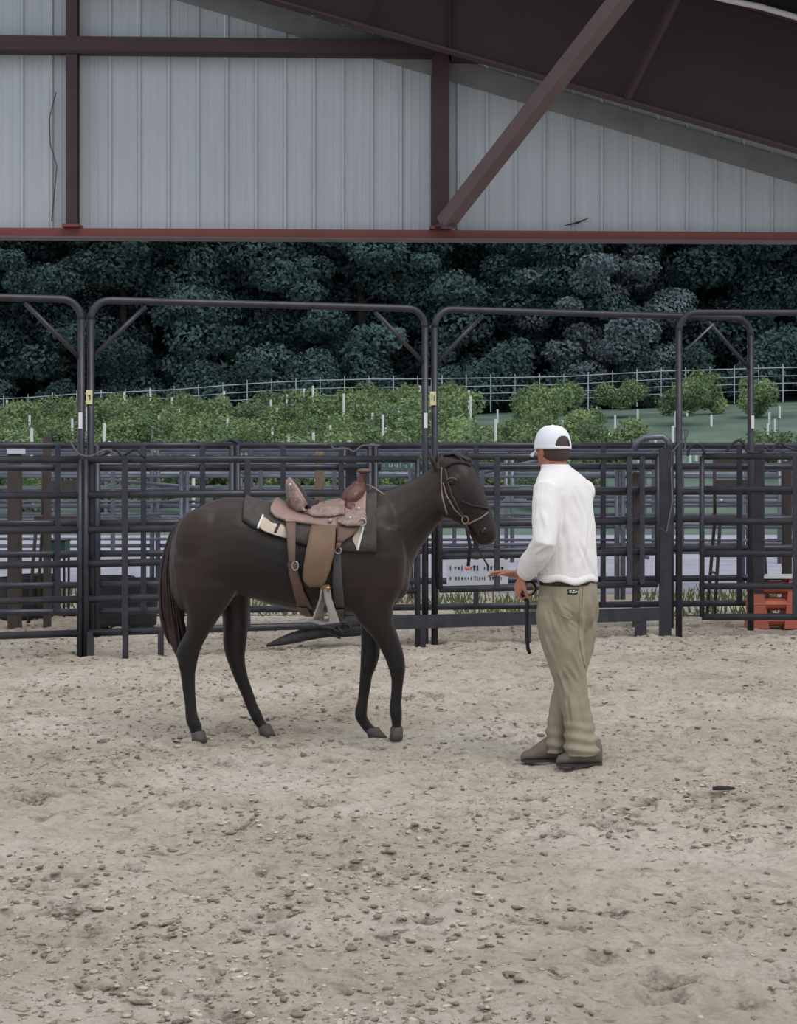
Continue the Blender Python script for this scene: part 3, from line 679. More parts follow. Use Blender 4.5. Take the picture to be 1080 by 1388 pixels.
TREE_LAB = ['tall blue-green woodland tree', 'broad dark green woodland tree', 'pale greyish-green woodland tree', 'slim dark woodland tree']
def zone(x, y, band=True):
    px = 540+F*x/y; zs = ((-60, 'beyond the left edge'), (112, 'left of the twin arch posts'), (240, 'above the horse tail'), (350, 'above the horse rump'), (460, 'above the saddle'), (582, 'above the horse neck'), (690, 'above the horse head'), (800, 'above the man'), (920, 'between man and nearer arch'), (1020, 'beside the nearer arch post'), (1140, 'at the right edge'), (99999, 'beyond the right edge'))
    z = next(n for lim, n in zs if px < lim)
    if not band: return z
    return next(n for lim, n in ((50, 'nearest vineyard row'), (56, 'lower vineyard rows'), (62, 'middle vineyard rows'), (69, 'upper vineyard rows'), (999, 'topmost vineyard row')) if y < lim)+' '+z
def put_tree(v, x, y, s, rz_):
    t = bpy.data.objects.new('woodland_tree', None); COL.objects.link(t); t.location = (x, y, float(hill(np.array(x), np.array(y)))); t.rotation_euler = (0, 0, rz_); t.scale = (s, s, s)
    tag(t, TREE_LAB[v]+(', front row, ' if y < 97 else ', back row, ')+zone(x, y, False), 'tree', 'tree line')
    for me, nm in zip(tree_protos[v], ('crown', 'trunk')):
        c = bpy.data.objects.new(nm, me); COL.objects.link(c); c.parent = t
R = random.Random(5)
for k in range(28):
    x = -50+k*3.7+R.uniform(-.6, .6); put_tree(R.choice([0, 1, 0, 3, 2 if abs(x-8) < 6 else 1]), x, 92+R.uniform(-2, 2.5), R.uniform(.9, 1.15), R.uniform(0, 6.28))
for k in range(30):
    x = -52+k*3.6+R.uniform(-.8, .8); put_tree(R.choice([0, 1, 3]), x, 101+R.uniform(-2, 3), R.uniform(1.05, 1.3), R.uniform(0, 6.28))
put_tree(2, 9.5, 89, .95, 1.0)
for k in range(16): put_tree(R.choice([0, 1, 3]), -54+k*6.8+R.uniform(-1, 1), 111+R.uniform(-2, 3), R.uniform(1.2, 1.4), R.uniform(0, 6.28))
RX, RY = np.meshgrid(np.linspace(-80, 80, 160), np.linspace(118, 150, 30))
RZz = hill(RX, RY)+np.clip((RY-118)/14, 0, 1)*22+fbm(RX*.35, RY*.35, 4, 70)*5*np.clip((RY-119)/4, 0, 1)
struct(np_grid('wooded_ridge', RX, RY, RZz, 'leaf_tree'), 'dark wooded ridge behind the tree line')
# undergrowth bushes at the wood edge + vines
def blob(seed, h, rad, n):
    R = random.Random(seed); return [((R.uniform(-rad, rad)*.7, R.uniform(-rad, rad)*.6, h*R.uniform(.25, .8)), (rad*R.uniform(.35, .6), rad*R.uniform(.35, .55), h*R.uniform(.22, .36))) for k in range(n)]
und = leaves('undergrowth', blob(7, 3.0, 2.0, 9), 6000, .2, 90, 'leaf_tree')
for k in range(22):
    x = -30+k*2.9+R.uniform(-.6, .6); y = 86.5+R.uniform(-.6, 1.5)
    t = bpy.data.objects.new('undergrowth_bush', und); COL.objects.link(t); t.location = (x, y, float(hill(np.array(x), np.array(y)))-.1); t.rotation_euler = (0, 0, R.uniform(0, 6)); s = R.uniform(.7, 1.1); t.scale = (s, s, s)
    tag(t, 'low dark bush at the foot of the trees '+zone(x, y, False), 'bush', 'undergrowth along the tree line')
vprot = []
for k in range(4):
    vprot.append(leaves('vine_bush', blob(20+k, 1.5, .95, 9), 3200, .11, 200+k, 'leaf_vine'))
R = random.Random(31); nst = 0
stm = MB().tube([(0, 0, 0), (0, 0, .5)], .042, 6).mesh('stake'); stm.materials.append(MATS['tag_white'])
def stake(x, y, s=1.0, up=0.0):
    o = bpy.data.objects.new('vine_stake', stm); COL.objects.link(o); o.location = (x, y, float(hill(np.array(x), np.array(y)))-.02); o.scale = (1, 1, s*(1+up*3.0))
    tag(o, 'thin white vineyard stake in the '+zone(x, y), 'stake', 'white stakes in the vineyard')
for r_i, y in enumerate(np.arange(45, 76, 2.8)):
    W = y*.235; n = int(2*W/1.75)
    for k in range(n):
        x = -W+2*W*k/n+R.uniform(-.4, .4); px = 540+F*x/y
        dens = .95 if px < 640 else (.55 if px < 800 else .16)
        if R.random() < dens:
            yy = y+R.uniform(-.5, .5); s = R.uniform(.75, 1.2)
            o = bpy.data.objects.new('vine_bush', R.choice(vprot)); COL.objects.link(o); o.location = (x, yy, float(hill(np.array(x), np.array(yy)))-.05); o.rotation_euler = (0, 0, R.uniform(0, 6.28)); o.scale = (s*1.05, s, s)
            tag(o, 'bushy green vine in the '+zone(x, yy), 'vine', 'vines on the hillside')
        if R.random() < (.5 if px < 640 else .8): stake(x+.7, y-.9, R.uniform(.7, 1.2), .75 if px < 640 else 0)
# distant pale rail fence
FY = 81.0
ft = thing('rail_fence', 'long pale pipe rail fence along the foot of the trees', 'fence', (0, FY, 0))
def ftop(px): return interp([(-200, 552), (0, 541), (130, 533), (245, 528), (345, 519), (480, 514), (540, 514), (750, 511), (900, 503), (1080, 498), (1300, 492)], px)[0]
pxs = list(range(-160, 1260, 33))
for i, px in enumerate(pxs):
    jit = 0 if i % 2 else .12; a = P(px, ftop(px)-3, FY); MB().tube([(a.x, FY, a.z-1.55), (a.x, FY, a.z+.05)], .026 if i % 2 else .017, 6).build('fence_post', 'far_rail', ft)
for off in (0, 11, 21, 31):
    for i in range(0, len(pxs)-2, 2):
        a = P(pxs[i], ftop(pxs[i])+off, FY); b = P(pxs[i+2], ftop(pxs[i+2])+off, FY)
        MB().tube([a, b], .02 if off == 0 else .015, 6).build('fence_rail', 'far_rail', ft)

# ================================================================== HORSE
HD = 11.0
def HP(px, py, y=0.0): return P(px, py, HD+y)
S = HD/F
TR = [  # px, top, bottom, half width (m)
 (231, 742, 788, .08), (236, 724, 812, .15), (247, 708, 828, .205), (265, 691, 832, .245), (285, 679, 828, .268), (305, 674, 815, .278), (325, 674, 806, .278),
 (345, 680, 812, .28), (370, 689, 821, .288), (400, 696, 827, .296), (430, 696, 830, .296), (458, 690, 832, .285), (482, 680, 833, .262),
 (503, 672, 833, .235), (522, 668, 829, .205), (540, 676, 817, .165), (553, 700, 797, .11), (558, 730, 775, .05)]
EXP = 2.25
def sec(px):
    t, b, hw = interp(TR, px); zt = HP(px, t).z; zb = HP(px, b).z; return (zt+zb)/2, (zt-zb)/2, hw
def ringpt(px, ang, off=0.0):
    zc, rz_, ry = sec(px); c, s = math.cos(ang), math.sin(ang)
    return Vector(((px-540)*S, HD-(ry+off)*math.copysign(abs(c)**(2/EXP), c), zc+(rz_+off)*math.copysign(abs(s)**(2/EXP), s)))
hb = MB()
cols = []
for a, b in zip(TR, TR[1:]):
    for k in range(3): cols.append(a[0]+(b[0]-a[0])*k/3)
cols.append(TR[-1][0])
hb.rings([[ringpt(px, 2*math.pi*j/28) for j in range(28)] for px in cols])
def pairloft(mb, st, n=18, e=2.1):
    """stations: (A, B, half lateral, lateral vec)"""
    R = []
    for A, B, hw, lat in st:
        c = (A+B)/2; v = (A-B)/2
        R.append([c+v*math.copysign(abs(math.sin(t))**(2/e), math.sin(t))+lat*(hw*math.copysign(abs(math.cos(t))**(2/e), math.cos(t))) for t in [2*math.pi*j/n for j in range(n)]])
    mb.rings(R)
LY = Vector((0, 1, 0))
neck = [((498, 676), (540, 815), .185), ((524, 666), (556, 775), .15), ((545, 658), (568, 747), .118), ((563, 650), (583, 725), .1), ((580, 639), (596, 709), .088), ((594, 628), (606, 700), .08), ((606, 624), (612, 688), .07)]
pairloft(hb, [(HP(*a), HP(*b), w_, LY) for a, b, w_ in neck])
# head, turned a little towards the viewer
poll = HP(600, 632); yaw = math.radians(-20); RH = Matrix.Rotation(yaw, 3, 'Z')
def HH(px, py, lat=0.0):
    d = HP(px, py)-poll; d.x /= math.cos(yaw); d.y = lat; return poll+RH @ d
latH = RH @ LY
head = [((598, 617), (592, 655), .05), ((614, 617), (598, 680), .082), ((630, 623), (601, 694), .1), ((641, 634), (607, 703), .106), ((648, 651), (615, 708), .1), ((655, 668), (624, 711), .082),
        ((662, 686), (632, 717), .066), ((668, 703), (639, 727), .061), ((672, 716), (645, 735), .062), ((672, 727), (652, 739), .054), ((667, 735), (657, 739), .03)]
pairloft(hb, [(HH(*a), HH(*b), w_, latH) for a, b, w_ in head], e=2.3)
for s in (-1, 1):
    hb.ell(HH(613, 683, .062*s), (.075, .035, .085))                       # cheek
    hb.ell(HH(624, 650, .092*s), (.035, .018, .03))                        # brow
    hb.ell(HH(659, 720, .047*s), (.03, .022, .03))                         # nostril flare
def ear(mb, base, tip, wd, inner):
    b, t = Vector(base), Vector(tip); d = t-b
    mb.tube([b-d*.15, b+d*.15, b+d*.45, b+d*.75, b+d], [wd*.8, wd*.95, wd, wd*.6, .004], 10, [wd*.5, wd*.55, wd*.5, wd*.3, .003])
ear(hb, HH(594, 633, -.06), HH(586, 607, -.085), .028, 0)
ear(hb, HH(617, 625, .055), HH(630, 608, .085), .028, 0)
# legs : (py, xl, xr, yoff, half lateral)
def leg(tab, n=16):
    R = []
    for py, xl, xr, yo, hw in tab:
        a = HP(xl, py, yo); b = HP(xr, py, yo); c = (a+b)/2; rx = (b.x-a.x)/2
        R.append([c+Vector((rx*math.cos(2*math.pi*j/n), hw*math.sin(2*math.pi*j/n), 0)) for j in range(n)])
    hb.rings(R)
NHy, FHy, NFy, FFy = -.115, .10, -.10, .075
leg([(725, 236, 320, -.12, .1), (760, 232, 332, -.135, .125), (795, 238, 326, -.135, .12), (818, 249, 312, -.13, .1), (838, 254, 297, -.125, .082), (856, 252, 285, NHy, .066), (872, 243, 276, NHy, .054), (884, 238, 271, NHy, .048), (896, 240, 268, NHy, .043),
     (912, 244, 265, NHy, .034), (935, 247, 265, NHy, .029), (955, 250, 266, NHy, .029), (970, 251, 268, NHy, .034), (979, 252, 272, NHy, .037), (988, 256, 274, NHy, .032), (997, 260, 277, NHy, .034)])
leg([(740, 260, 335, .11, .11), (780, 275, 340, .13, .12), (810, 295, 338, .13, .1), (835, 301, 337, .125, .082), (855, 302, 336, FHy, .066), (874, 302, 334, FHy, .054), (888, 305, 332, FHy, .048), (902, 310, 333, FHy, .042),
     (920, 317, 337, FHy, .033), (940, 326, 344, FHy, .029), (955, 332, 349, FHy, .031), (967, 337, 355, FHy, .036), (977, 342, 359, FHy, .033), (988, 349, 366, FHy, .034)])
leg([(715, 490, 545, -.11, .09), (755, 482, 551, -.125, .105), (795, 476, 548, -.12, .1), (820, 474, 533, -.115, .084), (842, 484, 533, -.11, .068), (862, 503, 540, NFy, .056), (880, 515, 546, NFy, .047), (894, 522, 549, NFy, .044), (908, 527, 549.5, NFy, .041),
     (921, 530, 547.5, NFy, .031), (938, 529.5, 545.5, NFy, .027), (953, 528, 544.5, NFy, .029), (964, 527, 545, NFy, .034), (973, 529, 545, NFy, .033), (982, 531, 544.5, NFy, .029), (990, 530, 545, NFy, .032)])
leg([(780, 482, 540, .1, .09), (815, 484, 526, .1, .078), (845, 488, 517, .095, .06), (870, 489, 516, .085, .05), (888, 488.5, 515, FFy, .045), (902, 488, 511, FFy, .041), (916, 487, 505, FFy, .031), (935, 486, 502, FFy, .027), (950, 484, 499, FFy, .029),
     (961, 481, 498, FFy, .034), (970, 480, 497.5, FFy, .035), (979, 484, 502, FFy, .03), (987, 490, 509, FFy, .03), (993, 494, 516, FFy, .033)])
# muscle masses
hb.ell(HP(515, 745, -.15), (.12, .075, .21), Matrix.Rotation(-.35, 3, 'Y')); hb.ell(HP(515, 745, .15), (.12, .075, .21), Matrix.Rotation(-.35, 3, 'Y'))
hb.ell(HP(276, 735, -.16), (.17, .1, .2)); hb.ell(HP(276, 735, .16), (.17, .1, .2))
hb.ell(HP(538, 790, -.075), (.07, .07, .1)); hb.ell(HP(538, 790, .075), (.07, .07, .1))
horse_me = fuse(hb, .0095, 6)
bmh = bmesh.new(); bmh.from_mesh(horse_me); HBVH = BVHTree.FromBMesh(bmh); bmh.free()
CAMP = Vector((0, 0, CAMZ))
def hit(px, py, off=.004, bv=None):
    d = (P(px, py, 10)-CAMP).normalized(); loc, nrm, i, dist = (bv or HBVH).ray_cast(CAMP, d)
    if loc is None: return HP(px, py, -.1)
    if nrm.dot(d) > 0: nrm = -nrm
    return loc+nrm*off
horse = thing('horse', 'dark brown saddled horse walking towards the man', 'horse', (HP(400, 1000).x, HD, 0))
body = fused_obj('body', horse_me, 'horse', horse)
def hoof(px0, px1, pyt, bx0, bx1, yo, lift=0.0):
    Y = HD+yo; zt = HP(0, pyt, yo).z; n = 16
    a0, a1 = [(p-540)*Y/F for p in (px0, px1)]; b0, b1 = [(p-540)*Y/F for p in (bx0, bx1)]
    R = []
    for z, x0, x1, h in ((zt+.012, a0+.004, a1-.004, .03), (zt, a0-.002, a1+.002, .037), ((zt+lift)/2, (a0+b0)/2, (a1+b1)/2, .044), (lift-.004, b0, b1, .05)):
        R.append([Vector(((x0+x1)/2+(x1-x0)/2*math.cos(2*math.pi*j/n), Y+h*math.sin(2*math.pi*j/n), z)) for j in range(n)])
    MB().rings(R).build('hoof', 'hoof', horse, smooth=True)
hoof(259, 278, 993, 260, 282, NHy); hoof(349, 367, 984, 352, 375, FHy); hoof(529, 546, 988, 527, 546, NFy, .015); hoof(494, 515, 989, 499, 525, FFy)
for s in (-1, 1):
    q = HH(620, 653, .098*s); MB().ell(q, (.022, .013, .018)).build('eye', 'eye', horse, smooth=True)
    pts = [q+RH @ Vector((.03*math.cos(a), .008*s, .02*math.sin(a)+.004)) for a in np.linspace(.2, math.pi-.2, 7)]
    MB().tube(pts, .006, 6).build('eyelid', 'eyelid', horse, smooth=True)
    q = HH(659, 719, .066*s); MB().ell(q, (.019, .014, .026), Matrix.Rotation(.35, 3, 'Y')).build('nostril', 'eye', horse, smooth=True)
# mouth line
MB().tube([hit(x, y, -.001) for x, y in ((667, 734), (658, 731), (650, 727), (643, 722))], .0035, 5).build('mouth_line', 'eye', horse, smooth=True)
# tail : core and strands
TT = [(704, 247, 262), (713, 237, 254), (726, 230, 246), (745, 223, 240), (770, 218, 238), (800, 215.5, 242), (830, 216.5, 247), (852, 221, 250), (872, 229, 251), (890, 238, 250)]
tm = MB(); R = []
for py, a, b in TT:
    A, B = HP(a, py, -.01), HP(b, py, -.01); c = (A+B)/2; rx = (B.x-A.x)/2*.86; R.append([c+Vector((rx*math.cos(2*math.pi*j/12), .05*math.sin(2*math.pi*j/12), 0)) for j in range(12)])
tm.rings(R); rnd = random.Random(4)
for k in range(150):
    u = rnd.uniform(-.98, .98); v = rnd.uniform(-1, 1)*math.sqrt(1-u*u*.9); e = rnd.uniform(.75, 1.02); pts = []
    for i, (py, a, b) in enumerate(TT):
        if i/(len(TT)-1) > e: break
        A, B = HP(a, py, -.01), HP(b, py, -.01); c = (A+B)/2; pts.append(c+Vector((u*(B.x-A.x)/2*(1+rnd.uniform(-.06, .06)), .058*v*min(1, .4+i*.2), rnd.uniform(-.008, .008))))
    if len(pts) > 2: tm.tube(pts, [.006]*(len(pts)-1)+[.001], 4)
tm.build('tail', 'hair_tail', horse, smooth=True)
# mane on the far side, forelock
mm = MB()
for k in range(130):
    t = k/130; px, py = interp([(0, 512, 671), (.3, 540, 661), (.6, 565, 650), (.85, 585, 637), (1, 600, 622)], t)
    a = HP(px, py+2, .02); L = rnd.uniform(.1, .17); mm.tube([a+Vector((0, -.012, .0)), a+Vector((0, .025, .012)), a+Vector((-.01, .075, -.03)), a+Vector((-.02+rnd.uniform(-.02, .02), .1, -L))], [.006, .007, .006, .002], 4)
mm.build('mane', 'hair_dark', horse, smooth=True)
mm = MB()
for k in range(26):
    a = HH(606+rnd.uniform(-4, 6), 620, rnd.uniform(-.03, .03)); b = HH(628+rnd.uniform(-6, 6), 624, rnd.uniform(-.04, .04)); mm.tube([a+Vector((0, 0, .01)), (a+b)/2+Vector((0, 0, .03)), b+Vector((.012, 0, .004)), HH(638+rnd.uniform(-4, 3), 637+rnd.uniform(-3, 5), rnd.uniform(-.04, .04))+Vector((.006, 0, .0))], [.006, .006, .005, .001], 4)
mm.build('forelock', 'hair_dark', horse, smooth=True)

# ------------------------------------------------------------------ bridle
def strip(mb, pts, r=.004, wd=.011):
    mb.tube(pts, wd, 6, r, up=None) if False else mb.tube(pts, [wd*.5]*len(pts), 6)
def dense(p, n=6):
    out = []
    for a, b in zip(p, p[1:]):
        for k in range(n): out.append((a[0]+(b[0]-a[0])*k/n, a[1]+(b[1]-a[1])*k/n))
    return out+[p[-1]]
br = thing('bridle', 'brown leather bridle with hanging reins on the horse head', 'bridle', HH(620, 690))
def strap(name, p, m='bridle', wd=.013, mirror=False):
    return MB().tube([hit(x, y, .004) for x, y in dense(p)], wd*.5, 6).build(name, m, br, smooth=True)
strap('browband', [(604, 634), (611, 629), (620, 627), (630, 628), (637, 632)], 'rope_black', .02)
strap('cheekpiece', [(604, 636), (608, 655), (613, 672), (622, 690), (630, 702)])
strap('cheek_strap', [(601, 655), (606, 672), (616, 690), (628, 701)], 'bridle_light', .01)
strap('throatlatch', [(599, 634), (598.5, 655), (600, 676), (606, 697)], 'bridle_light', .01)
strap('noseband', [(625, 679), (638, 685), (650, 687), (661, 690)], 'rope_black', .014)
strap('nose_rope', [(631, 712), (641, 707), (652, 702), (661, 695)], 'bridle_light', .011)
q = hit(631, 704, .008)
MB().tube([q+Vector((.018*math.cos(a), -.002, .022*math.sin(a))) for a in [2*math.pi*k/14 for k in range(14)]], .004, 6, closed=True).build('bit_ring', 'bridle_light', br, smooth=True)
a = hit(632, 709, .012)
b = P(637, 742, a.y-.01); c = P(634, 772, a.y-.01)
o = MB().tube([a, P(634, 722, a.y-.01), b, c], .011, 6).build('rein', 'rope_black', br, smooth=True)
MB().ell(P(634, 770, a.y-.012), (.018, .014, .014)).build('snap', 'pinkred', o, smooth=True)
MB().tube([hit(633, 710, .01), P(640, 728, a.y+.03), P(651, 750, a.y+.06), P(662, 768, a.y+.1)], .006, 6).build('rein', 'bridle', br, smooth=True)

# ------------------------------------------------------------------ saddle pad
def low_angle(px, py):
    zc, rz_, ry = sec(px); q = (HP(px, py, -sec(px)[2]).z-zc)/rz_; q = max(-.98, min(.98, q)); return math.copysign(math.asin(min(1, abs(q)**(EXP/2))), q)
def drape(pxa, pxb, low, off, thick, n=26, m=18, shear=None, topadd=None):
    rows = []
    for i in range(n+1):
        px = pxa+(pxb-pxa)*i/n; a0 = low_angle(px, interp(low, px)[0]); r = []
        for j in range(m+1):
            ang = a0+(math.pi-2*a0)*j/m; p = ringpt(px, ang, off)
            if topadd: p.z += interp(topadd, px)[0]*max(0, math.sin(ang))**3
            if shear: p.x += shear(px, ang)
            r.append(p)
        rows.append(r)
    return MB().grid(rows, thick)
pad = thing('saddle_pad', 'grey felt saddle pad with cream corners under the saddle', 'saddle pad', HP(420, 690))
lowp = [(331, 704), (350, 716), (386, 729), (420, 740), (460, 747), (500, 748), (513, 748)]
slant = lambda px, ang: (.05*(1-math.sin(max(ang, 0.0)))-.02)*0
drape(334, 511, lowp, .024, -.016, 36, 22).build('felt', 'pad', pad, smooth=True)
drape(334, 511, [(a, b+1.5) for a, b in lowp], .012, -.009, 36, 22).build('lining', 'rubber', pad, smooth=True)
def side_patch(poly_rows, off, m, name, parent, thick=.004, nx=6, bv=None, fix=None):
    """rows (py, xl, xr) -> patch lying on the near flank"""
    rows = []
    tab = [(r[0], r[1], r[2]) for r in poly_rows]
    ny = max(4, int((tab[-1][0]-tab[0][0])/4))
    for i in range(ny+1):
        py = tab[0][0]+(tab[-1][0]-tab[0][0])*i/ny; xl, xr = interp(tab, py); r = []
        for j in range(nx+1):
            px = xl+(xr-xl)*j/nx; zc, rz_, ry = sec(px); z = HP(px, py, -.2).z; q = min(.985, abs((z-zc)/rz_)); y = ry*(1-q**EXP)**(1/EXP)
            Y = HD-y-off; r.append(P(px, py, Y))
        rows.append(r)
    return MB().grid(rows, -thick).build(name, m, parent, smooth=True)
side_patch([(694, 357, 361), (700, 354, 366), (706, 352, 373), (712, 350, 384), (718, 354, 391), (724, 370, 391), (728.5, 385, 391)], .030, 'cream', 'corner_patch', pad, nx=10)
side_patch([(712, 488, 493), (730, 477, 489), (746, 484, 485)], .030, 'cream', 'corner_patch', pad)
side_patch([(692, 357, 359.5), (716, 348, 351)], .033, 'tag_white', 'edge_strip', pad, nx=2)
side_patch([(710, 491, 494), (746, 483, 486.5)], .034, 'tag_white', 'edge_strip', pad, nx=2)
side_patch([(709, 376, 380), (722, 371, 375)], .034, 'rubber', 'wear_strip', pad, nx=2)

# ------------------------------------------------------------------ saddle
sd = thing('saddle', 'tooled brown leather western saddle with horn and high cantle on the horse', 'saddle', HP(430, 690))
lows = [(358, 688), (361, 697), (366, 703), (376, 709), (390, 713), (420, 717), (450, 722), (470, 726), (486, 722), (494, 708), (496, 700)]
drape(358, 496, lows, .046, -.014, 40, 24, shear=lambda px, ang: max(0, (400-px)/42)*.085*max(0, math.sin(ang))**5 if px < 400 else 0).build('skirt', 'leather_pink', sd, smooth=True)
lowj = [(403, 693), (407, 700), (415, 707), (430, 711.5), (448, 711), (465, 708), (480, 711), (493, 708), (497, 698)]
drape(402, 468, lowj, .062, -.012, 34, 20).build('seat_jockey', 'leather_tooled', sd, smooth=True)
side_patch([(689, 462, 494), (696, 458, 496), (704, 456, 497), (709, 458, 494), (712, 470, 490)], .085, 'leather_tooled', 'front_jockey', sd, .01, 10)
# cantle : rim sweeping from the near side over the top to the far side
zs = HP(0, 686).z; rim = []
for k in range(21):
    th = -math.pi/2+math.pi*k/20; fwd = 1-math.cos(th)
    rim.append(Vector((HP(392, 0).x+.105*fwd, HD+.19*math.sin(th), HP(0, 650).z-(HP(0, 650).z-HP(0, 684).z)*fwd**1.4+.0)))
inner = [[r.lerp(Vector((HP(432, 0).x, HD+(r.y-HD)*.35, HP(0, 681).z)), s)+Vector((0, 0, -.035*math.sin(math.pi*s))) for r in rim] for s in np.linspace(0, 1, 9)]
MB().grid(inner, .012).build('seat', 'suede', sd, smooth=True)
outer = [[r.lerp(Vector((HP(398, 0).x+.09*(1-math.cos(-math.pi/2+math.pi*k/20)), HD+(r.y-HD)*1.02, HP(0, 690).z)), s)+Vector((-.012*math.sin(math.pi*s), 0, 0)) for k, r in enumerate(rim)] for s in np.linspace(0, 1, 6)]
ct = MB().grid(outer, -.02).build('cantle', 'leather_tooled', sd, smooth=True)
MB().tube(rim, .013, 8).build('binding', 'leather_pink', ct, smooth=True)
side_patch([(672, 392, 400), (682, 389, 405), (692, 394, 405)], .07, 'leather_brown', 'cantle_flap', sd, .006)
# swell, fork and horn
sw = MB()
sw.ell(HP(479, 674), (.098, .185, .066), Matrix.Rotation(-.85, 3, 'Y'), 20, 14)
sw.ell(HP(478, 688), (.075, .215, .055), None, 20, 12); sw.ell(HP(486, 660), (.045, .09, .04), None, 16, 10)
fused_obj('swell', fuse(sw, .008, 5), 'leather_red', sd)
hn = MB(); hn.tube([HP(487, 664), HP(489, 652), HP(492, 644), HP(493.5, 640)], [.034, .024, .022, .024], 12)
h = hn.build('horn', 'leather_red', sd, smooth=True)
n = 16; R = [[HP(493.5, 640)+Vector((r*math.cos(2*math.pi*j/n), r*math.sin(2*math.pi*j/n), z)) for j in range(n)] for r, z in ((.02, -.008), (.04, -.002), (.043, .008), (.034, .018), (.005, .022))]
MB().rings(R).build('horn_cap', 'leather_brown', h, smooth=True)
MB().tube([HP(487+4*math.cos(a), 655, -.0)+Vector((0, .045*math.sin(a), .006*math.cos(2*a))) for a in [2*math.pi*k/16 for k in range(16)]], .008, 6, closed=True).build('dally_wrap', 'bridle_light', h, smooth=True)
# side leathers
side_patch([(712, 422, 455), (730, 418, 454.5), (750, 414, 453), (770, 411, 448), (785, 410, 443), (793, 415, 439), (796, 419, 437)], .085, 'leather_tan', 'fender', sd, .008, 8)
side_patch([(712, 456, 489), (722, 456, 482), (735, 456, 464)], .06, 'leather_brown', 'rigging_leather', sd, .006, 6)
side_patch([(698, 386, 403), (706, 387, 402.5)], .078, 'leather_pink', 'rigging_plate', sd, .006, 4)
side_patch([(706, 387.5, 401), (735, 389, 400.5), (763, 391, 400)], .066, 'leather_brown', 'rear_billet', sd, .006, 4)
q0 = side_patch([(763, 389, 402), (775, 391, 404), (800, 397, 411), (820, 402, 420), (826, 405, 424)], .03, 'leather_brown', 'rear_cinch', sd, .007, 4)
side_patch([(742, 453, 462), (760, 451.5, 462), (790, 450, 464), (815, 453, 466), (824, 455, 467)], .025, 'cinch', 'front_cinch', sd, .008, 4)
side_patch([(722, 460, 467), (743, 454, 461)], .058, 'leather_tan', 'latigo', sd, .005, 3)
def belly(px0, px1, wd, m, off):
    rows = []
    for i in range(25):
        ang = -.9-(math.pi-1.8)*i/24; px = px0+(px1-px0)*(1-abs(i-12)/12)*.6; rows.append([ringpt(px-wd/2, ang, off), ringpt(px, ang, off+.004), ringpt(px+wd/2, ang, off)])
    return MB().grid(rows, .006).build('belly_strap', m, sd, smooth=True)
belly(412, 424, 14, 'leather_brown', .02); belly(460, 462, 14, 'cinch', .02)
def ringobj(px, py, off, r, name, m, rr=.006, parent=sd, sx=1):
    zc, rz_, ry = sec(px); z = HP(px, py, -.2).z; qn = min(.98, abs((z-zc)/rz_)); Y = HD-ry*(1-qn**EXP)**(1/EXP)-off; c = P(px, py, Y)
    return MB().tube([c+Vector((r*sx*math.cos(a), 0, r*math.sin(a))) for a in [2*math.pi*k/14 for k in range(14)]], rr, 6, closed=True).build(name, m, parent, smooth=True)
ringobj(400, 767, .07, .025, 'buckle', 'silver', .004, sx=.7); ringobj(491, 708, .085, .021, 'rigging_ring', 'silver', .005)
ringobj(458, 746, .05, .018, 'cinch_ring', 'silver', .004)
for px, py in ((468, 690), (486, 690), (447, 706), (474, 703), (393, 658)):
    zc, rz_, ry = sec(px); z = HP(px, py, -.2).z; qn = min(.98, abs((z-zc)/rz_)); Y = HD-(ry*(1-qn**EXP)**(1/EXP) if py > 680 else .1)-.085
    MB().ell(P(px, py, Y), (.013, .005, .013), None, 10, 6).build('concho', 'silver', sd, smooth=True)
# saddle strings at the front
MB().tube([HP(497, 657, -.03), HP(508, 662, -.06), HP(521, 671, -.09)], .006, 6).build('breast_strap', 'bridle_light', sd, smooth=True)
# stirrup
def stirrup(side):
    zc, rz_, ry = sec(440); Y = HD+side*(ry+.05); c = P(441, 800, Y); ang = math.radians(35)
    ux = Vector((math.cos(ang), math.sin(ang)*side, 0)); U = Vector((0, 0, 1))
    k = HD/F; s_ = thing_part('stirrup')
    out = [c+ux*a+U*b for a, b in ((-.014, .01), (-.026, -.05), (-.045, -.10), (-.062, -.15), (-.066, -.178), (0, -.19), (.066, -.178), (.062, -.15), (.045, -.10), (.026, -.05), (.014, .01))]
    lt = ux.cross(U); rows = [[p-lt*w_/2 for p, w_ in zip(out, ws)] for ws in ([.05, .05, .055, .07, .085, .09, .085, .07, .055, .05, .05],)]
    rows.append([p+lt*w_/2 for p, w_ in zip(out, [.05, .05, .055, .07, .085, .09, .085, .07, .055, .05, .05])])
    o = MB().grid(rows, .012).build('stirrup', 'stirrup', sd, smooth=False)
    MB().tube([c+ux*-.03+U*.012, c+ux*.03+U*.012], .012, 8).build('stirrup_bolt', 'brass', o, smooth=True)
    MB().bar(c+U*.0, c+U*.03, .05, .02, up=ux).build('hobble_strap', 'leather_tan', o)
def thing_part(n): return n
stirrup(-1); stirrup(1)
# far-side fender
rows = []
for i in range(9):
    py = 712+84*i/8; xl, xr = interp([(712, 422, 455), (750, 414, 453), (785, 410, 443), (796, 419, 437)], py); r = []
    for j in range(5):
        px = xl+(xr-xl)*j/4; zc, rz_, ry = sec(px); z = HP(px, py).z; qn = min(.98, abs((z-zc)/rz_)); r.append(Vector((HP(px, 0).x, HD+ry*(1-qn**EXP)**(1/EXP)+.06, z)))
    rows.append(r)
MB().grid(rows, .008).build('fender', 'leather_tan', sd, smooth=True)

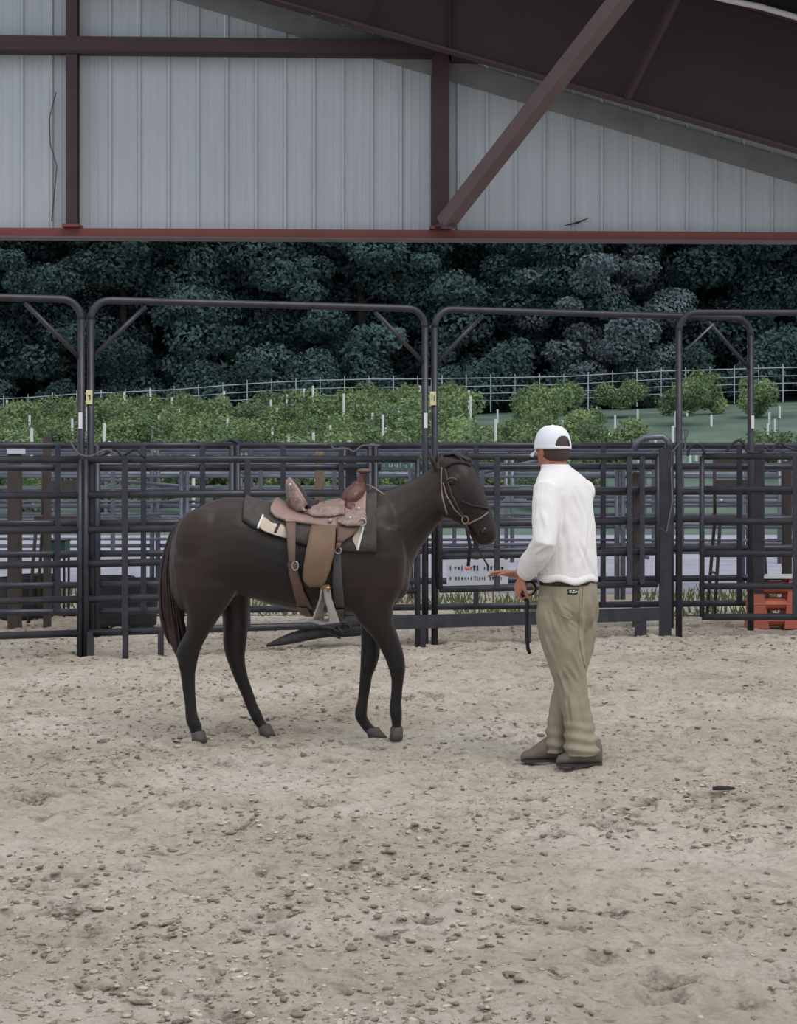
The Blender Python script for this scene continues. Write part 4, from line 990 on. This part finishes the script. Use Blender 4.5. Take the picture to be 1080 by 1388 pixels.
# ================================================================== MAN
MY = 10.3; MC = Vector(((768-540)*MY/F, MY, 0)); A_ = math.radians(50)
Ff = Vector((-math.sin(A_), math.cos(A_), 0)); Rr = Vector((math.cos(A_), math.sin(A_), 0)); Uu = Vector((0, 0, 1))
def zp(py): return CAMZ-(py-HOR)*MY/F
def M(r, f, z): return MC+Rr*r+Ff*f+Uu*z
def MX(px, dy=0.0): return Vector(((px-540)*(MY+dy)/F, MY+dy, 0))
man = thing('person', 'person in white shirt, khaki trousers and white cap holding a strap, seen from behind', 'person', (MC.x, MY, 0))
def ringE(c, w_, d, n=24, e=2.2, rr=None, ff=None):
    rr = rr or Rr; ff = ff or Ff
    return [c+rr*(w_*math.copysign(abs(math.cos(t))**(2/e), math.cos(t)))+ff*(d*math.copysign(abs(math.sin(t))**(2/e), math.sin(t))) for t in [2*math.pi*j/n for j in range(n)]]
def mc(px, py, dy=0.0): p = P(px, py, MY+dy); return p
# joints
Lsh, Rsh = M(-.175, .01, 1.445), M(.165, .01, 1.44)
Lel, Rel = M(-.275, -.05, 1.17), M(.23, .14, 1.16)
Lwr, Rwr = M(-.19, .15, .975), M(.035, .36, .968)
# -------- body : one continuous skin figure
bb = MB()
TOR = [(775, 768, .15, .11), (740, 767, .15, .105), (705, 765, .165, .105), (670, 763, .17, .1), (650, 759, .14, .085), (638, 755, .07, .065), (628, 752, .056, .06), (615, 750, .056, .062)]
bb.rings([ringE(mc(px, py), a, b) for py, px, a, b in TOR])
bb.ell(mc(769, 800), (.15, .13, .13))
for hip, knee, ank in ((mc(757, 800, -.05), mc(775, 928, -.1), mc(789, 1010, -.16)), (mc(783, 800, .06), mc(770, 925, .04), mc(753, 1008, -.02))):
    bb.tube([hip, hip.lerp(knee, .5), knee, knee.lerp(ank, .4), ank], [.075, .07, .05, .048, .036], 14)
    bb.ell(ank+Vector((-.03, 0, -.02)), (.06, .022, .018))
for s, e, w_ in ((Lsh, Lel, Lwr), (Rsh, Rel, Rwr)):
    bb.tube([s, s.lerp(e, .5), e, e.lerp(w_, .35), w_], [.05, .045, .038, .038, .026], 12)
# head
ah = math.radians(30); HF = Vector((-math.sin(ah), math.cos(ah), 0)); HR = Vector((math.cos(ah), math.sin(ah), 0))
hc = P(749, 609, MY+.02)
def HL(r, f, z): return hc+HR*r+HF*f+Uu*z
RotH = Matrix((HR, HF, Uu)).transposed()
bb.ell(HL(0, -.005, .03), (.075, .094, .098), RotH, 20, 14)
bb.rings([ringE(HL(0, f, z), a, b, 18, 2.1, HR, HF) for f, z, a, b in ((.0, .05, .074, .088), (.012, .0, .071, .084), (.026, -.04, .062, .072), (.04, -.075, .05, .054), (.05, -.098, .036, .036), (.055, -.108, .018, .018))])
bb.tube([HL(0, .09, .02), HL(0, .108, -.012), HL(0, .118, -.03), HL(0, .098, -.04)], [.008, .011, .015, .01], 8)      # nose
bb.ell(HL(0, .098, -.062), (.024, .01, .008), RotH)                                                                      # lips
bb.ell(HL(0, .085, .032), (.055, .014, .01), RotH)                                                                       # brow
for s in (-1, 1): bb.ell(HL(.076*s, -.008, -.008), (.008, .018, .03), RotH); bb.ell(HL(.085*s, -.014, .0), (.006, .012, .02), RotH)
# hands
def hand(wr, dirv, palm_n, thumb_side, curl, spread, thumb_curl=.4):
    d = dirv.normalized(); nrm = (palm_n-d*palm_n.dot(d)).normalized(); sd_ = d.cross(nrm).normalized()*thumb_side
    bb.rings([[c+sd_*(a*math.cos(t))+nrm*(b*math.sin(t)) for t in [2*math.pi*j/14 for j in range(14)]] for c, a, b in
              ((wr-d*.02, .026, .02), (wr+d*.01, .028, .02), (wr+d*.04, .038, .018), (wr+d*.075, .042, .016), (wr+d*.092, .038, .012))])
    for k, (o_, L, r) in enumerate(((.03, .072, .0088), (.01, .08, .009), (-.011, .074, .0086), (-.03, .058, .0078))):
        p = wr+d*.082+sd_*o_; v = (d+sd_*(o_*spread*8)).normalized(); pts = [wr+d*.06+sd_*o_*.9, p]; ang = curl*.5
        for seg in (.44, .32, .26):
            q = v*math.cos(ang)+nrm*math.sin(ang); p = p+q*(L*seg); pts.append(p); ang += curl*(.9-.06*k)
        bb.tube(pts, [r, r*1.05, r, r*.92, r*.72], 8); bb.ell(pts[-1], (r*.75,)*3, None, 8, 6)
    p0 = wr+d*.025+sd_*.03; v = (d*.65+sd_*.72+nrm*.25).normalized(); p1 = p0+v*.038; v2 = (d*.9+sd_*.3+nrm*thumb_curl).normalized(); p2 = p1+v2*.03; p3 = p2+(v2+nrm*thumb_curl).normalized()*.024
    bb.tube([wr+d*.02+sd_*.012, p0, p1, p2, p3], [.014, .014, .011, .0095, .007], 8); bb.ell(p3, (.007,)*3, None, 8, 6)
    return d, nrm, sd_
hl = hand(Lwr, Vector((-.35, .35, -.85)), Vector((.75, .3, 0)), 1, 1.05, .02, .7)
hr = hand(Rwr, Vector((-.95, .12, .12)), Vector((.0, -.25, -1)), 1, .35, .12, .3)
body_me = fuse(bb, .0055, 3)
fused_obj('body', body_me, 'skin', man)
for s in (-1, 1): MB().ell(HL(.03*s, .083, .012), (.012, .008, .009), RotH, 10, 8).build('eye', 'tag_white', man, smooth=True); MB().ell(HL(.03*s, .09, .012), (.005, .004, .005), RotH, 8, 6).build('iris', 'hair_man', man, smooth=True)
# hair
hm = MB(); hm.rings([ringE(HL(0, f, z), a, b, 20, 2.1, HR, HF) for f, z, a, b in ((-.012, .07, .076, .088), (-.014, .02, .078, .092), (-.02, -.01, .076, .086), (-.03, -.04, .068, .072), (-.034, -.062, .055, .058))])
hm.build('hair', 'hair_man', man, smooth=True)
# -------- cap
CU = (Uu+HF*.06).normalized(); capc = HL(0, 0, .003)
rows = []; keep = []
nu, nv = 128, 40
V = []; Fc = []
for i in range(nv+1):
    el = (math.pi/2)*i/nv
    for j in range(nu):
        az = 2*math.pi*j/nu
        zz = .122*math.sin(el)**.92 if i else 0.0
        cr = math.cos(el)**.72
        V.append(capc+HR*(.091*cr*math.sin(az))+HF*(.108*cr*-math.cos(az))+Uu*zz)
for i in range(nv):
    for j in range(nu):
        az = (j+.5)/nu*2*math.pi; az = az if az < math.pi else az-2*math.pi; lo = i/nv*90; hi = (i+1)/nv*90
        wlim = .53*math.sqrt(max(0, 1-((lo-5)/26)**2))
        if 4 < lo+1 and hi < 34 and abs(az) < wlim: continue
        Fc.append((i*nu+j, i*nu+(j+1) % nu, (i+1)*nu+(j+1) % nu, (i+1)*nu+j))
cm = MB().add(V, Fc).build('cap', 'cap', man, smooth=True)
so = cm.modifiers.new('t', 'SOLIDIFY'); so.thickness = .004; so.offset = 1
rows = []
for s in np.linspace(0, 1, 7):
    rows.append([capc+HR*(.088*math.sin(t)*(1-.12*s))+HF*(.105*math.cos(t)+s*.075*(.35+.65*math.cos(t)))+Uu*(-.004-.02*s*abs(math.sin(t))*1.6-.012*s) for t in np.linspace(-1.15, 1.15, 17)])
MB().grid(rows, .004).build('brim', 'cap', cm, smooth=True)
MB().ell(capc+Uu*.124, (.009, .009, .005), None, 10, 6).build('button', 'cap', cm, smooth=True)
# -------- shirt
def wrinkle(me, amp, seed, fn):
    co = np.empty(len(me.vertices)*3); me.vertices.foreach_get('co', co); co = co.reshape(-1, 3); nr = np.empty(len(me.vertices)*3); me.vertices.foreach_get('normal', nr); nr = nr.reshape(-1, 3)
    d = fn(co); co = co+nr*(amp*d)[:, None]; me.vertices.foreach_set('co', co.ravel()); me.update()
sb = MB()
ST = [(786, 769, .172, .14), (780, 769, .178, .146), (762, 769, .182, .145), (735, 768, .184, .142), (710, 766, .19, .138), (688, 764, .195, .132), (670, 764, .198, .125), (658, 763, .192, .116), (649, 761, .172, .106), (641, 758, .135, .095), (635, 755.5, .098, .083), (631, 754, .075, .073)]
sb.rings([ringE(mc(px, py), a, b) for py, px, a, b in ST])
Lcuff = Lel.lerp(Lwr, .86); Rcuff = Rel.lerp(Rwr, .8)
for s, e, c in ((Lsh, Lel, Lcuff), (Rsh, Rel, Rcuff)):
    u = M(0, 0, 1.44); s0 = s+(u-s)*.25
    sb.tube([s0, s, s.lerp(e, .35), s.lerp(e, .75), e, e.lerp(c, .25), e.lerp(c, .65), e.lerp(c, .95), c], [.06, .07, .072, .069, .066, .066, .064, .056, .046], 16)
    sb.ell(s+Uu*-.01, (.07, .07, .07))
sh = fuse(sb, .0065, 4)
def wf(co):
    x, y, z = co[:, 0], co[:, 1], co[:, 2]; u = (x-MC.x)*.6+(y-MY)*.6
    lo = np.clip(1-np.abs(z-1.1)/.2, 0, 1)
    return (fbm(u*13+z*7, z*2.2-u*2, 2, 40)*1.5+fbm(u*4+z*3, z*9-u*7, 2, 60)*(.6+1.2*lo))
def creases(me, lines, off):
    co = np.empty(len(me.vertices)*3); me.vertices.foreach_get('co', co); co = co.reshape(-1, 3); nr = np.empty(len(me.vertices)*3); me.vertices.foreach_get('normal', nr); nr = nr.reshape(-1, 3)
    d = np.zeros(len(co))
    for (a, b, amp, wd) in lines:
        a, b = np.array(a), np.array(b); ab = b-a; t = np.clip(((co-a) @ ab)/(ab @ ab), 0, 1); q = np.linalg.norm(co-(a+t[:, None]*ab), axis=1)
        d += amp*np.sin(np.pi*np.clip(t, .02, .98))*(np.exp(-(q/wd)**2)-.6*np.exp(-((q-1.7*wd)/wd)**2))
    me.vertices.foreach_set('co', (co+nr*d[:, None]).ravel()); me.update()
def surf_lines(me, segs):
    bv = BVHTree.FromPolygons([tuple(v.co) for v in me.vertices], [tuple(p.vertices) for p in me.polygons]); return [(tuple(hit(x0, y0, 0, bv)), tuple(hit(x1, y1, 0, bv)), amp, wd) for x0, y0, x1, y1, amp, wd in segs]
creases(sh, surf_lines(sh, [(764, 668, 760, 735, -.012, .012), (775, 660, 790, 700, .006, .014), (742, 738, 722, 752, .009, .01), (748, 748, 728, 765, -.008, .009), (742, 760, 716, 768, .008, .009), (770, 700, 775, 770, .006, .014), (795, 690, 790, 765, .006, .014), (735, 690, 742, 725, .006, .012), (728, 776, 744, 768, -.007, .008), (782, 730, 800, 775, -.006, .012)]), 0)
wrinkle(sh, .012, 1, wf)
sho = fused_obj('shirt', sh, 'shirt', man)
# hem flare, cuffs, collar, pocket flap
R = [ringE(mc(769, 778), .178, .146, 40), ringE(mc(769, 784), .179, .147, 40), ringE(mc(769.5, 787.5), .179, .147, 40), ringE(mc(769, 787), .168, .136, 40)]
for rg in R:
    for k, p in enumerate(rg): p.z += .008*math.sin(k*.9)+.006*math.sin(k*.37+1)
MB().rings(R).build('hem', 'shirt', sho, smooth=True)
for e, c in ((Lel, Lcuff), (Rel, Rcuff)):
    d = (c-e).normalized(); MB().tube([c-d*.045, c-d*.03, c+d*.012, c+d*.016], [.048, .0515, .0495, .04], 16).build('cuff', 'shirt', sho, smooth=True)
rg = lambda py, px, a, b: ringE(mc(px, py), a, b, 28)
MB().rings([rg(640, 756, .1, .09), rg(635, 754, .082, .08), rg(629.5, 752.5, .07, .073), rg(629, 752.5, .065, .068), rg(634, 753.5, .066, .068)]).build('collar', 'shirt', sho, smooth=True)
MB().box(M(-.10, .124, 1.335), (.11, .014, .05), Matrix((Rr, Ff, Uu)).transposed() @ Matrix.Rotation(.35, 3, 'Z')).build('pocket_flap', 'shirt', sho)
# -------- belt and trousers
MB().rings([ringE(mc(769, 792), .163, .138, 32), ringE(mc(769, 783), .166, .14, 32)]).build('belt', 'belt', man, smooth=True)
tb = MB()
tb.rings([ringE(mc(px, py), a, b) for py, px, a, b in ((788, 769, .155, .135), (800, 769, .168, .142), (818, 769, .172, .145), (836, 768, .17, .14), (850, 767, .16, .12), (858, 767, .14, .09))])
def pleg(tab):
    R = []
    for py, xl, xr, dy, dp in tab:
        a, b = P(xl, py, MY+dy), P(xr, py, MY+dy); c = (a+b)/2; rx = (b.x-a.x)/2
        R.append([c+Vector((rx*math.cos(t), dp*math.sin(t), 0)) for t in [2*math.pi*j/20 for j in range(20)]])
    tb.rings(R)
LL = [(808, 727, 783, -.05, .1), (835, 726, 788, -.06, .11), (865, 731, 790, -.07, .105), (895, 740, 793, -.08, .095), (920, 749, 796, -.09, .088), (945, 755, 798, -.105, .083), (970, 761, 803, -.125, .08), (992, 765, 807, -.14, .08), (1010, 765, 811, -.15, .087), (1024, 765, 813, -.155, .092)]
RL = [(808, 765, 811, .06, .1), (840, 768, 808, .06, .1), (870, 764, 805, .06, .095), (900, 757, 799, .055, .09), (925, 750, 791, .045, .085), (950, 745, 783, .03, .08), (975, 741, 774, .01, .076), (995, 739, 769, -.01, .075), (1008, 738, 769, -.02, .08), (1019, 737, 770, -.02, .084)]
pleg(LL); pleg(RL)
tr = fuse(tb, .008, 5)
def tf(co):
    x, y, z = co[:, 0], co[:, 1], co[:, 2]; u = (x-MC.x)+(y-MY)*.5
    lowz = np.clip((.28-z)/.28, 0, 1); crot = np.clip(1-np.abs(z-.78)/.16, 0, 1)
    return fbm(u*7-z*4, z*5+u*6, 3, 80)*1.3+lowz*(np.sin(z*105+u*9+3*fbm(u*8, z*8, 2, 5))*.55)+crot*np.sin((z*.7+u*1.3)*50)*.22
creases(tr, surf_lines(tr, [(748, 812, 772, 862, -.012, .01), (742, 818, 760, 868, .009, .011), (735, 850, 752, 900, .007, .012), (760, 822, 780, 836, -.009, .008), (765, 838, 783, 850, .008, .008), (755, 905, 770, 950, .009, .012), (763, 900, 785, 930, -.008, .01), (768, 935, 772, 985, -.009, .009), (785, 930, 795, 985, .007, .012), (775, 880, 788, 915, .008, .01), (740, 960, 765, 968, .006, .008)]), 0)
wrinkle(tr, .02, 2, tf)
tro = fused_obj('trousers', tr, 'khaki', man)
bvt = BVHTree.FromPolygons([tuple(v.co+man.location) for v in tr.vertices], [tuple(p.vertices) for p in tr.polygons])
def thit(px, py, off): return hit(px, py, off, bvt)
def patch_on(name, m, x0, x1, y0, y1, off, parent, nx=8, ny=6, th=.003, bow=0):
    rows = [[thit(x0+(x1-x0)*j/nx, y0+(y1-y0)*i/ny+bow*math.sin(math.pi*j/nx), off) for j in range(nx+1)] for i in range(ny+1)]
    return MB().grid(rows, -th).build(name, m, parent, smooth=True)
pk = MB().tube([thit(x, y, .002) for x, y in dense([(748, 800), (752, 828), (770, 840), (788, 826), (790, 798), (786, 792)], 5)], .0022, 5).build('pocket_seam', 'khaki', tro, smooth=True)
pt = patch_on('logo_patch', 'patch', 769, 782, 799, 805.5, .004, tro)
mb = MB()
for x0, x1, y in ((771, 774, 801.5), (775.5, 778, 801.2), (778.8, 780.6, 802), (771.5, 773, 803.6), (774.5, 777.5, 803.8), (778.5, 780, 803.4)): mb.tube([thit(x0, y, .009), thit(x1, y-.3, .009)], .0022, 5)
mb.build('lettering', 'tag_white', pt)['kind'] = 'stuff'
MB().tube([thit(x, y, .002) for x, y in dense([(784, 793), (785.5, 815), (785, 840), (784, 862), (788, 885), (793, 905)], 6)], .003, 5).build('seat_seam', 'khaki', tro, smooth=True)
# -------- boots
def boot(toe, heel, Y, zg):
    t = Vector(((toe-540)*Y/F, Y, zg)); h = Vector(((heel-540)*Y/F, Y+.02, zg)); d = (h-t); L = d.length; u = d.normalized(); v = Vector((-u.y, u.x, 0)); R = []
    for s, wd, ht in ((0, .016, .026), (.06, .034, .046), (.2, .047, .06), (.4, .046, .095), (.6, .043, .13), (.78, .042, .14), (.93, .04, .13), (1, .026, .1)):
        c = t+u*(L*s); R.append([c+v*(wd*math.cos(a))+Uu*(ht/2+.006+ht/2*math.sin(a)) for a in [2*math.pi*j/16 for j in range(16)]])
    o = MB().rings(R).build('boot', 'boot', man, smooth=True)
    rows = []
    for s, wd in ((0, .012), (.05, .032), (.2, .046), (.4, .043), (.62, .034), (.8, .036), (.95, .034), (1, .02)):
        c = t+u*(L*s); rows.append([c+v*wd*1.04+Uu*.012, c-v*wd*1.04+Uu*.012])
    MB().grid(rows, .014).build('sole', 'sole', o)
boot(754, 816, 10.14, -.012); boot(706, 768, 10.27, -.012)
# -------- strap held in the left hand
d, nrm, sd_ = hl
gp = Lwr+d*.1+nrm*.028
st = thing('lead_strap', 'black leather strap hanging from the hand of the man', 'strap', gp)
x718 = P(717, 800, gp.y)
pts = [gp+Vector((.012, 0, .035)), gp, P(715, 815, gp.y), P(713.5, 840, gp.y), P(714, 865, gp.y), P(715.5, 880, gp.y), P(718.5, 886, gp.y)]
MB().tube(pts, .010, 8).build('strap', 'rope_black', st, smooth=True)
c = gp+Vector((.045, -.01, .03))
MB().tube([c+Vector((.034*math.cos(a), .01*math.sin(2*a), .036*math.sin(a))) for a in [2*math.pi*k/18 for k in range(18)]], .008, 6, closed=True).build('coil', 'rope_black', st, smooth=True)
MB().tube([c+Vector((.026*math.cos(a), -.012, -.004+.026*math.sin(a))) for a in [2*math.pi*k/16 for k in range(16)]], .005, 6, closed=True).build('ring', 'brass', st, smooth=True)
